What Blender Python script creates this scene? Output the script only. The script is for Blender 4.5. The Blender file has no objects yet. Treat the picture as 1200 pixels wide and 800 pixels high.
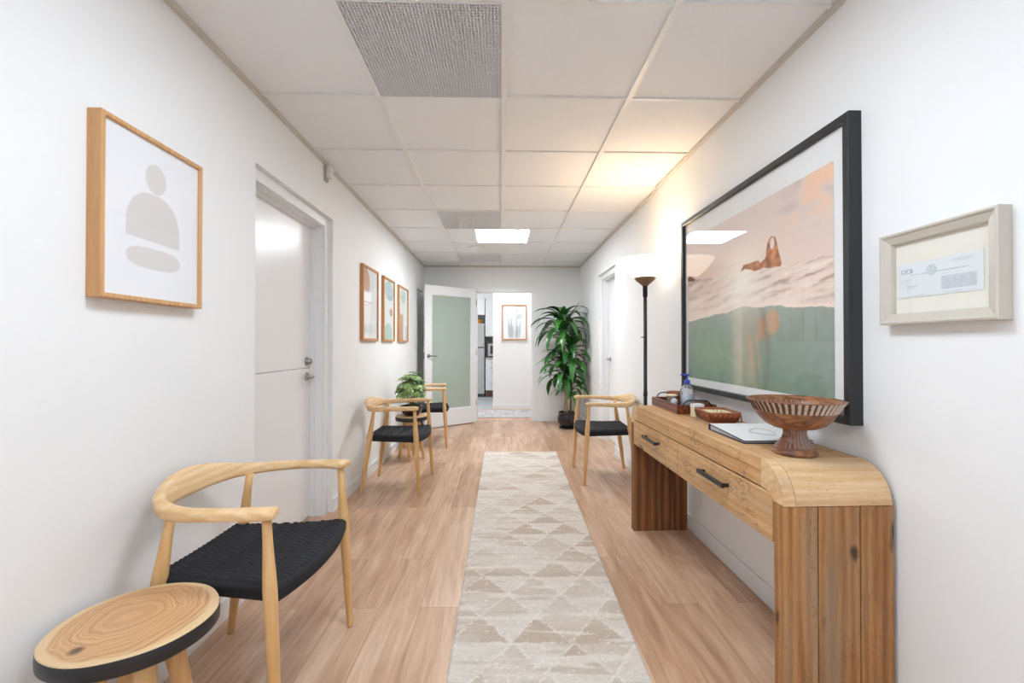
import bpy, bmesh, math, random
from mathutils import Vector, Matrix, noise
PI = math.pi
random.seed(7)
SC = bpy.context.scene
COL = SC.collection

# ------------------------------------------------------------------ helpers
def s2l(c):
    return tuple((x / 12.92 if x <= 0.04045 else ((x + 0.055) / 1.055) ** 2.4) for x in c)
def rgb(r, g, b):
    return s2l((r / 255, g / 255, b / 255))

class MB:
    """collects faces of one mesh"""
    def __init__(s):
        s.v, s.f, s.m, s.sm = [], [], [], []
    def face(s, idx, mi=0, smooth=False):
        s.f.append(tuple(idx)); s.m.append(mi); s.sm.append(smooth)
    def box(s, x0, x1, y0, y1, z0, z1, bev=0.0, mi=0, M=None):
        bm = bmesh.new()
        bmesh.ops.create_cube(bm, size=1)
        for v in bm.verts:
            v.co = Vector(((x0 + x1) / 2 + v.co.x * (x1 - x0), (y0 + y1) / 2 + v.co.y * (y1 - y0), (z0 + z1) / 2 + v.co.z * (z1 - z0)))
        if bev > 0:
            bmesh.ops.bevel(bm, geom=list(bm.edges), offset=bev, segments=2, affect='EDGES', profile=0.6)
        s.add_bm(bm, mi, M); bm.free()
        return s
    def add_bm(s, bm, mi=0, M=None, smooth=False):
        bm.verts.ensure_lookup_table(); o = len(s.v)
        for i, v in enumerate(bm.verts):
            v.index = i
            s.v.append(tuple(M @ v.co) if M else tuple(v.co))
        for f in bm.faces:
            s.face([o + v.index for v in f.verts], mi, smooth)
    def lathe(s, prof, c=(0, 0, 0), n=32, mi=0, axis=None, wob=None, capb=True, capt=True):
        """prof: list of (r, z); axis: optional Matrix"""
        o = len(s.v)
        for k, (r, z) in enumerate(prof):
            for i in range(n):
                a = 2 * PI * i / n
                rr = r * (wob(a, z) if wob else 1)
                p = Vector((rr * math.cos(a), rr * math.sin(a), z))
                if axis: p = axis @ p
                s.v.append((p.x + c[0], p.y + c[1], p.z + c[2]))
        for k in range(len(prof) - 1):
            for i in range(n):
                j = (i + 1) % n
                s.face((o + k * n + i, o + k * n + j, o + (k + 1) * n + j, o + (k + 1) * n + i), mi, True)
        if capb: s.face([o + i for i in range(n)][::-1], mi)
        if capt: s.face([o + (len(prof) - 1) * n + i for i in range(n)], mi)
        return s
    def tube(s, pts, rad, n=10, mi=0, closed=False):
        pts = [Vector(p) for p in pts]; m = len(pts); o = len(s.v)
        up = Vector((0, 0, 1)); prev = None
        for k, p in enumerate(pts):
            if closed: t = pts[(k + 1) % m] - pts[k - 1]
            else: t = pts[min(k + 1, m - 1)] - pts[max(k - 1, 0)]
            t.normalize()
            if prev is None:
                a = t.cross(up)
                if a.length < 1e-3: a = t.cross(Vector((0, 1, 0)))
            else:
                a = prev - t * prev.dot(t)
            a.normalize(); prev = a
            b = t.cross(a)
            r = rad[k] if isinstance(rad, (list, tuple)) else rad
            for i in range(n):
                q = p + (a * math.cos(2 * PI * i / n) + b * math.sin(2 * PI * i / n)) * r
                s.v.append(tuple(q))
        for k in range(m if closed else m - 1):
            k2 = (k + 1) % m
            for i in range(n):
                j = (i + 1) % n
                s.face((o + k * n + i, o + k2 * n + i, o + k2 * n + j, o + k * n + j), mi, True)
        if not closed:
            s.face([o + i for i in range(n)], mi); s.face([o + (m - 1) * n + i for i in range(n)][::-1], mi)
        return s
    def prism(s, poly, z0, z1, M=None, mi=0, smooth=False):
        """poly in xy extruded in z"""
        o = len(s.v); n = len(poly)
        for z in (z0, z1):
            for p in poly:
                q = Vector((p[0], p[1], z)); q = M @ q if M else q
                s.v.append(tuple(q))
        for i in range(n):
            j = (i + 1) % n
            s.face((o + i, o + j, o + n + j, o + n + i), mi, smooth)
        s.face([o + i for i in range(n)][::-1], mi); s.face([o + n + i for i in range(n)], mi)
        return s
    def ring_frame(s, w, h, prof, mi=0):
        """mitred rectangular moulding round a w x h rectangle in xz (centre 0), prof = closed [(inset, y)]"""
        o = len(s.v); n = len(prof)
        for cx, cz in ((-1, -1), (1, -1), (1, 1), (-1, 1)):
            for d, y in prof:
                s.v.append((cx * (w / 2 - d), y, cz * (h / 2 - d)))
        for k in range(4):
            k2 = (k + 1) % 4
            for i in range(n):
                j = (i + 1) % n
                s.face((o + k * n + i, o + k2 * n + i, o + k2 * n + j, o + k * n + j), mi)
        return s
    def build(s, name, mats, parent=None, smooth=None, recalc=True):
        me = bpy.data.meshes.new(name)
        me.from_pydata(s.v, [], s.f)
        if not isinstance(mats, (list, tuple)): mats = [mats]
        for m in mats: me.materials.append(m)
        me.polygons.foreach_set('material_index', s.m)
        me.polygons.foreach_set('use_smooth', [bool(x) if smooth is None else smooth for x in s.sm])
        me.update()
        if recalc:
            bm = bmesh.new(); bm.from_mesh(me)
            bmesh.ops.recalc_face_normals(bm, faces=bm.faces); bm.to_mesh(me); bm.free()
        ob = bpy.data.objects.new(name, me); COL.objects.link(ob)
        if parent: ob.parent = parent
        return ob

def tag(o, label=None, cat=None, group=None, kind=None):
    if label: o['label'] = label
    if cat: o['category'] = cat
    if group: o['group'] = group
    if kind: o['kind'] = kind
    return o
def thing(name, label, cat, loc=(0, 0, 0), rz=0, group=None):
    o = bpy.data.objects.new(name, None); COL.objects.link(o)
    o.location = loc; o.rotation_euler = (0, 0, rz); o.empty_display_size = .1
    return tag(o, label, cat, group)
def dup(root, loc, rz, label, scale=None):
    r = root.copy(); COL.objects.link(r); r.location = loc; r.rotation_euler = (0, 0, rz); r['label'] = label
    if scale: r.scale = scale
    for ch in [c for c in bpy.data.objects if c.parent == root]:
        c = ch.copy(); COL.objects.link(c); c.parent = r
        for g in [q for q in bpy.data.objects if q.parent == ch]:
            d = g.copy(); COL.objects.link(d); d.parent = c
    return r
def struct(name, mb, mats, parent=None, kind=True):
    o = mb.build(name, mats, parent)
    if parent is None: o['kind'] = 'structure'
    return o
def paint_grid(name, nu, nv, fn, o, U, V, mat, parent=None):
    """flat sheet whose printed picture is a colour attribute; fn(s,t)->sRGB 0..1"""
    o, U, V = Vector(o), Vector(U), Vector(V)
    vs, cols = [], []
    for j in range(nv + 1):
        for i in range(nu + 1):
            a, b = i / nu, j / nv
            vs.append(tuple(o + U * a + V * b)); c = s2l(fn(a, b)); cols += [c[0], c[1], c[2], 1]
    fs = [(j * (nu + 1) + i, j * (nu + 1) + i + 1, (j + 1) * (nu + 1) + i + 1, (j + 1) * (nu + 1) + i) for j in range(nv) for i in range(nu)]
    me = bpy.data.meshes.new(name); me.from_pydata(vs, [], fs)
    at = me.color_attributes.new('Col', 'FLOAT_COLOR', 'POINT'); at.data.foreach_set('color', cols)
    me.materials.append(mat); me.update()
    ob = bpy.data.objects.new(name, me); COL.objects.link(ob)
    if parent: ob.parent = parent
    return ob

# ------------------------------------------------------------------ materials
def newmat(name):
    m = bpy.data.materials.new(name); m.use_nodes = True
    nt = m.node_tree; b = nt.nodes['Principled BSDF']
    return m, nt, b
def L(nt, a, b): nt.links.new(a, b)
def nd(nt, t, **kw):
    n = nt.nodes.new(t)
    for k, v in kw.items(): setattr(n, k, v)
    return n
def plain(name, c, rough=.5, metal=0, bump=0, bscale=200, var=0.04, coat=0, spec=.5):
    m, nt, b = newmat(name)
    tc = nd(nt, 'ShaderNodeTexCoord')
    n = nd(nt, 'ShaderNodeTexNoise'); n.inputs['Scale'].default_value = 6; n.inputs['Detail'].default_value = 4
    L(nt, tc.outputs['Object'], n.inputs['Vector'])
    mx = nd(nt, 'ShaderNodeMix', data_type='RGBA')
    mx.inputs[6].default_value = (*[max(0, x * (1 - var)) for x in c], 1); mx.inputs[7].default_value = (*[min(1, x * (1 + var)) for x in c], 1)
    L(nt, n.outputs['Fac'], mx.inputs[0]); L(nt, mx.outputs[2], b.inputs['Base Color'])
    b.inputs['Roughness'].default_value = rough; b.inputs['Metallic'].default_value = metal
    b.inputs['Coat Weight'].default_value = coat; b.inputs['Specular IOR Level'].default_value = spec
    if bump:
        n2 = nd(nt, 'ShaderNodeTexNoise'); n2.inputs['Scale'].default_value = bscale; n2.inputs['Detail'].default_value = 3
        L(nt, tc.outputs['Object'], n2.inputs['Vector'])
        bp = nd(nt, 'ShaderNodeBump'); bp.inputs['Strength'].default_value = bump; bp.inputs['Distance'].default_value = .002
        L(nt, n2.outputs['Fac'], bp.inputs['Height']); L(nt, bp.outputs['Normal'], b.inputs['Normal'])
    return m
def wood(name, c1, c2, axis='x', sc=1.0, rough=.45, knots=0.0, knotc=(.05, .02, .01), island=.0, coat=0, stain=None, ringw=.5, speck=0):
    m, nt, b = newmat(name)
    tc = nd(nt, 'ShaderNodeTexCoord'); mp = nd(nt, 'ShaderNodeMapping')
    k = {'x': (1.2, 14, 14), 'y': (14, 1.2, 14), 'z': (14, 14, 1.2)}[axis]
    mp.inputs['Scale'].default_value = tuple(q * sc for q in k)
    geo = nd(nt, 'ShaderNodeNewGeometry')
    add = nd(nt, 'ShaderNodeVectorMath', operation='ADD')
    cm = nd(nt, 'ShaderNodeCombineXYZ')
    mm = nd(nt, 'ShaderNodeMath', operation='MULTIPLY'); mm.inputs[1].default_value = 7.3 if island else 0
    L(nt, geo.outputs['Random Per Island'], mm.inputs[0])
    for i in range(3): L(nt, mm.outputs[0], cm.inputs[i])
    L(nt, tc.outputs['Object'], add.inputs[0]); L(nt, cm.outputs[0], add.inputs[1]); L(nt, add.outputs[0], mp.inputs['Vector'])
    n1 = nd(nt, 'ShaderNodeTexNoise'); n1.inputs['Scale'].default_value = 1; n1.inputs['Detail'].default_value = 6; n1.inputs['Roughness'].default_value = .6; n1.inputs['Distortion'].default_value = .6
    L(nt, mp.outputs[0], n1.inputs['Vector'])
    n2 = nd(nt, 'ShaderNodeTexNoise'); n2.inputs['Scale'].default_value = 7; n2.inputs['Detail'].default_value = 4
    L(nt, mp.outputs[0], n2.inputs['Vector'])
    wv = nd(nt, 'ShaderNodeTexWave', wave_type='RINGS', rings_direction={'x': 'X', 'y': 'Y', 'z': 'Z'}[axis])
    wv.inputs['Scale'].default_value = .55; wv.inputs['Distortion'].default_value = 5; wv.inputs['Detail'].default_value = 2; wv.inputs['Detail Scale'].default_value = .8
    L(nt, mp.outputs[0], wv.inputs['Vector'])
    f1 = nd(nt, 'ShaderNodeMath', operation='MULTIPLY_ADD'); f1.inputs[1].default_value = ringw; L(nt, wv.outputs['Fac'], f1.inputs[0])
    f2 = nd(nt, 'ShaderNodeMath', operation='MULTIPLY'); f2.inputs[1].default_value = .7; L(nt, n1.outputs['Fac'], f2.inputs[0]); L(nt, f2.outputs[0], f1.inputs[2])
    f3 = nd(nt, 'ShaderNodeMath', operation='MULTIPLY_ADD'); f3.inputs[1].default_value = .35; L(nt, n2.outputs['Fac'], f3.inputs[0]); L(nt, f1.outputs[0], f3.inputs[2])
    mr = nd(nt, 'ShaderNodeMapRange'); mr.inputs[1].default_value = .35; mr.inputs[2].default_value = .65 + ringw * .7
    L(nt, f3.outputs[0], mr.inputs[0])
    mx = nd(nt, 'ShaderNodeMix', data_type='RGBA'); mx.inputs[6].default_value = (*c1, 1); mx.inputs[7].default_value = (*c2, 1)
    L(nt, mr.outputs[0], mx.inputs[0]); out = mx.outputs[2]
    if stain:
        ns = nd(nt, 'ShaderNodeTexNoise'); ns.inputs['Scale'].default_value = .35; ns.inputs['Detail'].default_value = 3
        L(nt, mp.outputs[0], ns.inputs['Vector'])
        cr = nd(nt, 'ShaderNodeMapRange'); cr.inputs[1].default_value = .52; cr.inputs[2].default_value = .72; cr.inputs[4].default_value = .75
        L(nt, ns.outputs['Fac'], cr.inputs[0])
        m3 = nd(nt, 'ShaderNodeMix', data_type='RGBA'); m3.inputs[7].default_value = (*stain, 1)
        L(nt, cr.outputs[0], m3.inputs[0]); L(nt, out, m3.inputs[6]); out = m3.outputs[2]
    if island:
        m2 = nd(nt, 'ShaderNodeMix', data_type='RGBA', blend_type='MULTIPLY'); m2.inputs[0].default_value = 1
        rr = nd(nt, 'ShaderNodeMapRange'); rr.inputs[3].default_value = 1 - island; rr.inputs[4].default_value = 1 + island * .5
        L(nt, geo.outputs['Random Per Island'], rr.inputs[0]); L(nt, out, m2.inputs[6]); L(nt, rr.outputs[0], m2.inputs[7]); out = m2.outputs[2]
    if speck:
        mq = nd(nt, 'ShaderNodeMapping'); mq.inputs['Scale'].default_value = {'x': (60, 260, 260), 'y': (260, 60, 260), 'z': (260, 260, 60)}[axis]
        L(nt, add.outputs[0], mq.inputs['Vector'])
        nq = nd(nt, 'ShaderNodeTexNoise'); nq.inputs['Scale'].default_value = 1; nq.inputs['Detail'].default_value = 2; L(nt, mq.outputs[0], nq.inputs['Vector'])
        nb = nd(nt, 'ShaderNodeTexNoise'); nb.inputs['Scale'].default_value = 9; nb.inputs['Detail'].default_value = 2; L(nt, add.outputs[0], nb.inputs['Vector'])
        ab = nd(nt, 'ShaderNodeMath', operation='MULTIPLY_ADD'); ab.inputs[1].default_value = .55; L(nt, nb.outputs['Fac'], ab.inputs[0]); L(nt, nq.outputs['Fac'], ab.inputs[2])
        qr = nd(nt, 'ShaderNodeMapRange'); qr.inputs[1].default_value = .90; qr.inputs[2].default_value = .99; qr.inputs[4].default_value = speck; L(nt, ab.outputs[0], qr.inputs[0])
        m5 = nd(nt, 'ShaderNodeMix', data_type='RGBA'); m5.inputs[7].default_value = (.13, .075, .04, 1)
        L(nt, qr.outputs[0], m5.inputs[0]); L(nt, out, m5.inputs[6]); out = m5.outputs[2]
    if knots:
        mk = nd(nt, 'ShaderNodeMapping'); mk.inputs['Scale'].default_value = {'x': (3.2, 8, 8), 'y': (8, 3.2, 8), 'z': (8, 8, 3.2)}[axis]
        L(nt, add.outputs[0], mk.inputs['Vector'])
        vo = nd(nt, 'ShaderNodeTexVoronoi'); vo.inputs['Scale'].default_value = 1
        nn = nd(nt, 'ShaderNodeTexNoise'); nn.inputs['Scale'].default_value = 2
        L(nt, mk.outputs[0], nn.inputs['Vector'])
        va = nd(nt, 'ShaderNodeVectorMath', operation='MULTIPLY_ADD'); va.inputs[1].default_value = (.5, .5, .5)
        L(nt, nn.outputs['Color'], va.inputs[0]); L(nt, mk.outputs[0], va.inputs[2]); L(nt, va.outputs[0], vo.inputs['Vector'])
        kr = nd(nt, 'ShaderNodeMapRange'); kr.inputs[1].default_value = .06; kr.inputs[2].default_value = knots; kr.inputs[3].default_value = .95; kr.inputs[4].default_value = 0
        L(nt, vo.outputs['Distance'], kr.inputs[0])
        m4 = nd(nt, 'ShaderNodeMix', data_type='RGBA'); m4.inputs[7].default_value = (*knotc, 1)
        L(nt, kr.outputs[0], m4.inputs[0]); L(nt, out, m4.inputs[6]); out = m4.outputs[2]
    L(nt, out, b.inputs['Base Color']); b.inputs['Roughness'].default_value = rough; b.inputs['Coat Weight'].default_value = coat
    bp = nd(nt, 'ShaderNodeBump'); bp.inputs['Strength'].default_value = .15; bp.inputs['Distance'].default_value = .001
    L(nt, n2.outputs['Fac'], bp.inputs['Height']); L(nt, bp.outputs['Normal'], b.inputs['Normal'])
    return m
def emit(name, c, s):
    m, nt, b = newmat(name); b.inputs['Base Color'].default_value = (*c, 1)
    b.inputs['Emission Color'].default_value = (*c, 1); b.inputs['Emission Strength'].default_value = s
    return m
def colattr(name, rough=.6, extra=None):
    m, nt, b = newmat(name); a = nd(nt, 'ShaderNodeVertexColor', layer_name='Col'); out = a.outputs['Color']
    if extra:
        tc = nd(nt, 'ShaderNodeTexCoord'); mp = nd(nt, 'ShaderNodeMapping'); mp.inputs['Scale'].default_value = extra
        n = nd(nt, 'ShaderNodeTexNoise'); n.inputs['Scale'].default_value = 1; n.inputs['Detail'].default_value = 4; n.inputs['Roughness'].default_value = .7
        L(nt, tc.outputs['Object'], mp.inputs[0]); L(nt, mp.outputs[0], n.inputs['Vector'])
        mr = nd(nt, 'ShaderNodeMapRange'); mr.inputs[1].default_value = .3; mr.inputs[2].default_value = .7; mr.inputs[3].default_value = .82; mr.inputs[4].default_value = 1.12
        L(nt, n.outputs['Fac'], mr.inputs[0])
        mx = nd(nt, 'ShaderNodeMix', data_type='RGBA', blend_type='MULTIPLY'); mx.inputs[0].default_value = 1
        L(nt, out, mx.inputs[6]); L(nt, mr.outputs[0], mx.inputs[7]); out = mx.outputs[2]
        bp = nd(nt, 'ShaderNodeBump'); bp.inputs['Strength'].default_value = .6; bp.inputs['Distance'].default_value = .003
        L(nt, n.outputs['Fac'], bp.inputs['Height']); L(nt, bp.outputs['Normal'], b.inputs['Normal'])
    L(nt, out, b.inputs['Base Color']); b.inputs['Roughness'].default_value = rough
    return m
def pane(name, strength=1.0):
    """thin picture glass: clear, reflecting by angle"""
    m, nt, b = newmat(name); nt.nodes.remove(b); o = nt.nodes['Material Output']
    t = nd(nt, 'ShaderNodeBsdfTransparent'); g = nd(nt, 'ShaderNodeBsdfGlossy'); g.inputs['Roughness'].default_value = .015
    f = nd(nt, 'ShaderNodeLayerWeight'); f.inputs[0].default_value = .5
    pw = nd(nt, 'ShaderNodeMath', operation='POWER'); pw.inputs[1].default_value = 5; L(nt, f.outputs['Facing'], pw.inputs[0])
    k = nd(nt, 'ShaderNodeMath', operation='MULTIPLY_ADD', use_clamp=True); k.inputs[1].default_value = .92 * strength; k.inputs[2].default_value = .05 * strength
    x = nd(nt, 'ShaderNodeMixShader'); L(nt, pw.outputs[0], k.inputs[0]); L(nt, k.outputs[0], x.inputs[0]); L(nt, t.outputs[0], x.inputs[1]); L(nt, g.outputs[0], x.inputs[2]); L(nt, x.outputs[0], o.inputs[0])
    return m

M = {}
M['wall'] = plain('wall_paint', (.875, .875, .87), .6, bump=.05, bscale=260, var=.006, spec=.3)
M['trimw'] = plain('white_trim_paint', (.86, .865, .875), .3, var=.005)
M['doorw'] = plain('white_door_paint', (.86, .855, .85), .28, var=.005)
M['grid'] = plain('ceiling_bar_paint', (.86, .86, .85), .4, var=.01)
M['angleshade'] = plain('wall_angle_shaded', (.62, .58, .53), .5, var=.02)  # angle coloured darker to paint in the shadow along the ceiling edge
M['vent'] = plain('vent_plastic', (.88, .88, .90), .45, var=.02)
M['ventdark'] = plain('vent_void', (.22, .22, .22), .8)
M['black'] = plain('black_metal', (.012, .013, .016), .38)
M['blackf'] = plain('black_frame_wood', (.016, .017, .020), .42, var=.2, bump=.1, bscale=80)
M['pole'] = plain('lamp_pole_metal', (.020, .020, .026), .35, metal=.3)
M['steel'] = plain('satin_nickel', (.38, .35, .32), .32, metal=1)
M['brown'] = plain('bronze_cup', (.20, .11, .06), .45, metal=.2)
M['oak'] = wood('oak_chair_wood', rgb(230, 190, 136), rgb(212, 164, 106), 'z', 1.6, .4, ringw=.2)
M['oakh'] = wood('oak_rail_wood', rgb(240, 210, 168), rgb(218, 176, 122), 'y', 1.6, .4, ringw=.2)
M['frameoak'] = wood('oak_frame_wood', rgb(222, 178, 126), rgb(202, 150, 98), 'z', 2.2, .45, ringw=.2)
M['frameoak2'] = wood('oak_frame_wood_orange', rgb(214, 156, 98), rgb(192, 128, 74), 'z', 2.2, .45, ringw=.2)
M['cord'] = plain('black_paper_cord', (.019, .019, .022), .7, bump=.6, bscale=350, var=.3, spec=.25)
M['cdk'] = wood('console_wood', rgb(228, 188, 138), rgb(194, 144, 92), 'y', 1.7, .5, knots=.13, knotc=(.14, .065, .03), island=.10, stain=(.42, .27, .15), ringw=.12, speck=.7)
M['cdkx'] = wood('console_wood_cross', rgb(236, 206, 164), rgb(212, 170, 122), 'x', 1.7, .5, knots=.12, knotc=(.16, .09, .05), island=.05, stain=(.42, .31, .20), ringw=.12, speck=.3)
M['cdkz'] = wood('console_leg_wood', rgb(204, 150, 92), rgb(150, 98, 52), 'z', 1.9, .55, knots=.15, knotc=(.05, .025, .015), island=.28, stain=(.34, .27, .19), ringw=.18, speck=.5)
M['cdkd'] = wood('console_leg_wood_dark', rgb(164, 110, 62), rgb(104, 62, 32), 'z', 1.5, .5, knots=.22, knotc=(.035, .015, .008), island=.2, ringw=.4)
M['tray'] = wood('tray_wood', rgb(146, 70, 38), rgb(84, 34, 20), 'y', 1.5, .3, coat=.3)
M['carved'] = wood('carved_wood', rgb(176, 104, 62), rgb(116, 58, 32), 'x', 1.5, .4)
M['wax'] = plain('candle_wax', rgb(240, 228, 186), .5)
M['paper'] = plain('white_paper', (.84, .84, .84), .6, var=.01)
M['matboard'] = plain('mat_board', (.84, .84, .835), .7, var=.005)
M['print'] = colattr('art_print', .55)
M['glaze'] = pane('picture_glass', 1.0)
M['silver'] = plain('champagne_frame', rgb(206, 200, 188), .35, metal=.15, var=.03)
M['potblack'] = plain('glazed_black_pot', (.010, .009, .010), .18, var=.3, coat=.2)
M['soil'] = plain('soil', (.04, .028, .02), .9, bump=1, bscale=60, var=.4)
M['bark'] = plain('plant_cane', (.30, .22, .13), .8, bump=1, bscale=90, var=.3)
M['fridge'] = plain('fridge_steel', (.50, .50, .50), .35, metal=.5)
M['cab'] = plain('cabinet_white', (.84, .85, .87), .3, var=.005)
M['kick'] = plain('kick_brown', (.13, .06, .04), .6)
M['mwdark'] = plain('microwave_dark', (.05, .05, .055), .25)
M['mwgrey'] = plain('microwave_grey', (.45, .46, .48), .3, metal=.3)
M['orange'] = plain('orange_plastic', rgb(236, 160, 50), .5)
M['navy'] = plain('navy_cover', (.02, .025, .07), .5)
M['blue'] = plain('blue_pump_plastic', (.03, .07, .48), .3)
M['amber'] = plain('amber_glass', (.10, .035, .012), .1, coat=1)
M['counter'] = plain('counter_grey', (.40, .40, .40), .4)
M['panel'] = emit('light_diffuser', (.88, .94, 1.0), 22.0)
M['panelcool'] = emit('light_diffuser_cool', (.79, .895, 1.0), 11.5)
M['sensor'] = plain('sensor_plastic', (.45, .44, .42), .5)

# green frosted glass
m, nt, b = newmat('frosted_green_glass'); nt.nodes.remove(b); o = nt.nodes['Material Output']
tc = nd(nt, 'ShaderNodeTexCoord'); nz = nd(nt, 'ShaderNodeTexNoise'); nz.inputs['Scale'].default_value = 3; nz.inputs['Detail'].default_value = 4; nz.inputs['Distortion'].default_value = 2
L(nt, tc.outputs['Object'], nz.inputs['Vector'])
mx = nd(nt, 'ShaderNodeMix', data_type='RGBA'); mx.inputs[6].default_value = (*rgb(196, 210, 198), 1); mx.inputs[7].default_value = (*rgb(204, 218, 206), 1); L(nt, nz.outputs['Fac'], mx.inputs[0])
d = nd(nt, 'ShaderNodeBsdfDiffuse'); t = nd(nt, 'ShaderNodeBsdfTranslucent'); g = nd(nt, 'ShaderNodeBsdfGlossy'); g.inputs['Roughness'].default_value = .35
L(nt, mx.outputs[2], d.inputs[0]); L(nt, mx.outputs[2], t.inputs[0])
x1 = nd(nt, 'ShaderNodeMixShader'); x1.inputs[0].default_value = .3; L(nt, d.outputs[0], x1.inputs[1]); L(nt, t.outputs[0], x1.inputs[2])
x2 = nd(nt, 'ShaderNodeMixShader'); x2.inputs[0].default_value = .06; L(nt, x1.outputs[0], x2.inputs[1]); L(nt, g.outputs[0], x2.inputs[2]); L(nt, x2.outputs[0], o.inputs[0])
M['green'] = m
# clear plastic
m, nt, b = newmat('clear_plastic'); nt.nodes.remove(b); o = nt.nodes['Material Output']
t = nd(nt, 'ShaderNodeBsdfTransparent'); t.inputs[0].default_value = (.97, .98, 1, 1); g = nd(nt, 'ShaderNodeBsdfGlossy'); g.inputs['Roughness'].default_value = .05
dd = nd(nt, 'ShaderNodeBsdfDiffuse'); dd.inputs[0].default_value = (.75, .79, .86, 1)
x0 = nd(nt, 'ShaderNodeMixShader'); x0.inputs[0].default_value = .18; L(nt, t.outputs[0], x0.inputs[1]); L(nt, dd.outputs[0], x0.inputs[2])
lw = nd(nt, 'ShaderNodeLayerWeight'); lw.inputs[0].default_value = .2
x1 = nd(nt, 'ShaderNodeMixShader'); L(nt, lw.outputs['Fresnel'], x1.inputs[0]); L(nt, x0.outputs[0], x1.inputs[1]); L(nt, g.outputs[0], x1.inputs[2]); L(nt, x1.outputs[0], o.inputs[0])
M['clear'] = m
# leaves
def leafmat(name, c1, c2, sc, rough=.4):
    m, nt, b = newmat(name)
    geo = nd(nt, 'ShaderNodeNewGeometry'); tc = nd(nt, 'ShaderNodeTexCoord'); n = nd(nt, 'ShaderNodeTexNoise'); n.inputs['Scale'].default_value = sc
    L(nt, tc.outputs['Object'], n.inputs['Vector'])
    a = nd(nt, 'ShaderNodeMath', operation='MULTIPLY_ADD'); a.inputs[1].default_value = .6; L(nt, geo.outputs['Random Per Island'], a.inputs[0])
    a2 = nd(nt, 'ShaderNodeMath', operation='MULTIPLY'); a2.inputs[1].default_value = .5; L(nt, n.outputs['Fac'], a2.inputs[0]); L(nt, a2.outputs[0], a.inputs[2])
    mx = nd(nt, 'ShaderNodeMix', data_type='RGBA'); mx.inputs[6].default_value = (*c1, 1); mx.inputs[7].default_value = (*c2, 1)
    L(nt, a.outputs[0], mx.inputs[0]); L(nt, mx.outputs[2], b.inputs['Base Color']); b.inputs['Roughness'].default_value = rough
    return m
M['leaf'] = leafmat('dracaena_leaf', (.011, .055, .016), (.055, .22, .035), 5, .3)
M['leaf2'] = leafmat('schefflera_leaf', (.04, .14, .03), (.42, .56, .20), 14, .35)

# floor planks
m, nt, b = newmat('floor_oak_planks')
tc = nd(nt, 'ShaderNodeTexCoord'); sp = nd(nt, 'ShaderNodeSeparateXYZ'); cb = nd(nt, 'ShaderNodeCombineXYZ')
L(nt, tc.outputs['Object'], sp.inputs[0]); L(nt, sp.outputs['Y'], cb.inputs['X']); L(nt, sp.outputs['X'], cb.inputs['Y'])
br = nd(nt, 'ShaderNodeTexBrick'); br.offset = .37; br.inputs['Scale'].default_value = 1; br.inputs['Mortar Size'].default_value = .0012; br.inputs['Mortar Smooth'].default_value = .3
br.inputs['Brick Width'].default_value = 1.22; br.inputs['Row Height'].default_value = .178; br.inputs['Bias'].default_value = 0
br.inputs['Color1'].default_value = (0, 0, 0, 1); br.inputs['Color2'].default_value = (1, 1, 1, 1); br.inputs['Mortar'].default_value = (.4, .4, .4, 1)
L(nt, cb.outputs[0], br.inputs['Vector'])
off = nd(nt, 'ShaderNodeVectorMath', operation='MULTIPLY_ADD'); off.inputs[1].default_value = (9, 5, 3)
L(nt, br.outputs['Color'], off.inputs[0]); L(nt, cb.outputs[0], off.inputs[2])
mp = nd(nt, 'ShaderNodeMapping'); mp.inputs['Scale'].default_value = (1.6, 22, 1); L(nt, off.outputs[0], mp.inputs['Vector'])
n1 = nd(nt, 'ShaderNodeTexNoise'); n1.inputs['Scale'].default_value = 1; n1.inputs['Detail'].default_value = 7; n1.inputs['Roughness'].default_value = .65; n1.inputs['Distortion'].default_value = 1.2; L(nt, mp.outputs[0], n1.inputs['Vector'])
mp2 = nd(nt, 'ShaderNodeMapping'); mp2.inputs['Scale'].default_value = (1.1, 5, 1); L(nt, off.outputs[0], mp2.inputs['Vector'])
n2 = nd(nt, 'ShaderNodeTexNoise'); n2.inputs['Scale'].default_value = 1; n2.inputs['Detail'].default_value = 3; n2.inputs['Distortion'].default_value = 1.5; L(nt, mp2.outputs[0], n2.inputs['Vector'])
a1 = nd(nt, 'ShaderNodeMath', operation='MULTIPLY_ADD'); a1.inputs[1].default_value = .62; L(nt, n1.outputs['Fac'], a1.inputs[0])
a2 = nd(nt, 'ShaderNodeMath', operation='MULTIPLY_ADD'); a2.inputs[1].default_value = .5; L(nt, n2.outputs['Fac'], a2.inputs[0])
a3 = nd(nt, 'ShaderNodeMath', operation='MULTIPLY'); a3.inputs[1].default_value = .16; L(nt, br.outputs['Color'], a3.inputs[0]); L(nt, a3.outputs[0], a2.inputs[2]); L(nt, a2.outputs[0], a1.inputs[2])
cr = nd(nt, 'ShaderNodeValToRGB'); cr.color_ramp.elements[0].position = .36; cr.color_ramp.elements[0].color = (*rgb(142, 104, 78), 1); cr.color_ramp.elements[1].position = .86; cr.color_ramp.elements[1].color = (*rgb(226, 196, 168), 1)
e = cr.color_ramp.elements.new(.6); e.color = (*rgb(192, 152, 122), 1)
L(nt, a1.outputs[0], cr.inputs[0])
mm = nd(nt, 'ShaderNodeMix', data_type='RGBA', blend_type='MULTIPLY'); mm.inputs[7].default_value = (.72, .66, .62, 1); L(nt, br.outputs['Fac'], mm.inputs[0]); L(nt, cr.outputs[0], mm.inputs[6])
L(nt, mm.outputs[2], b.inputs['Base Color']); b.inputs['Roughness'].default_value = .33; b.inputs['Specular IOR Level'].default_value = .6
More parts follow.
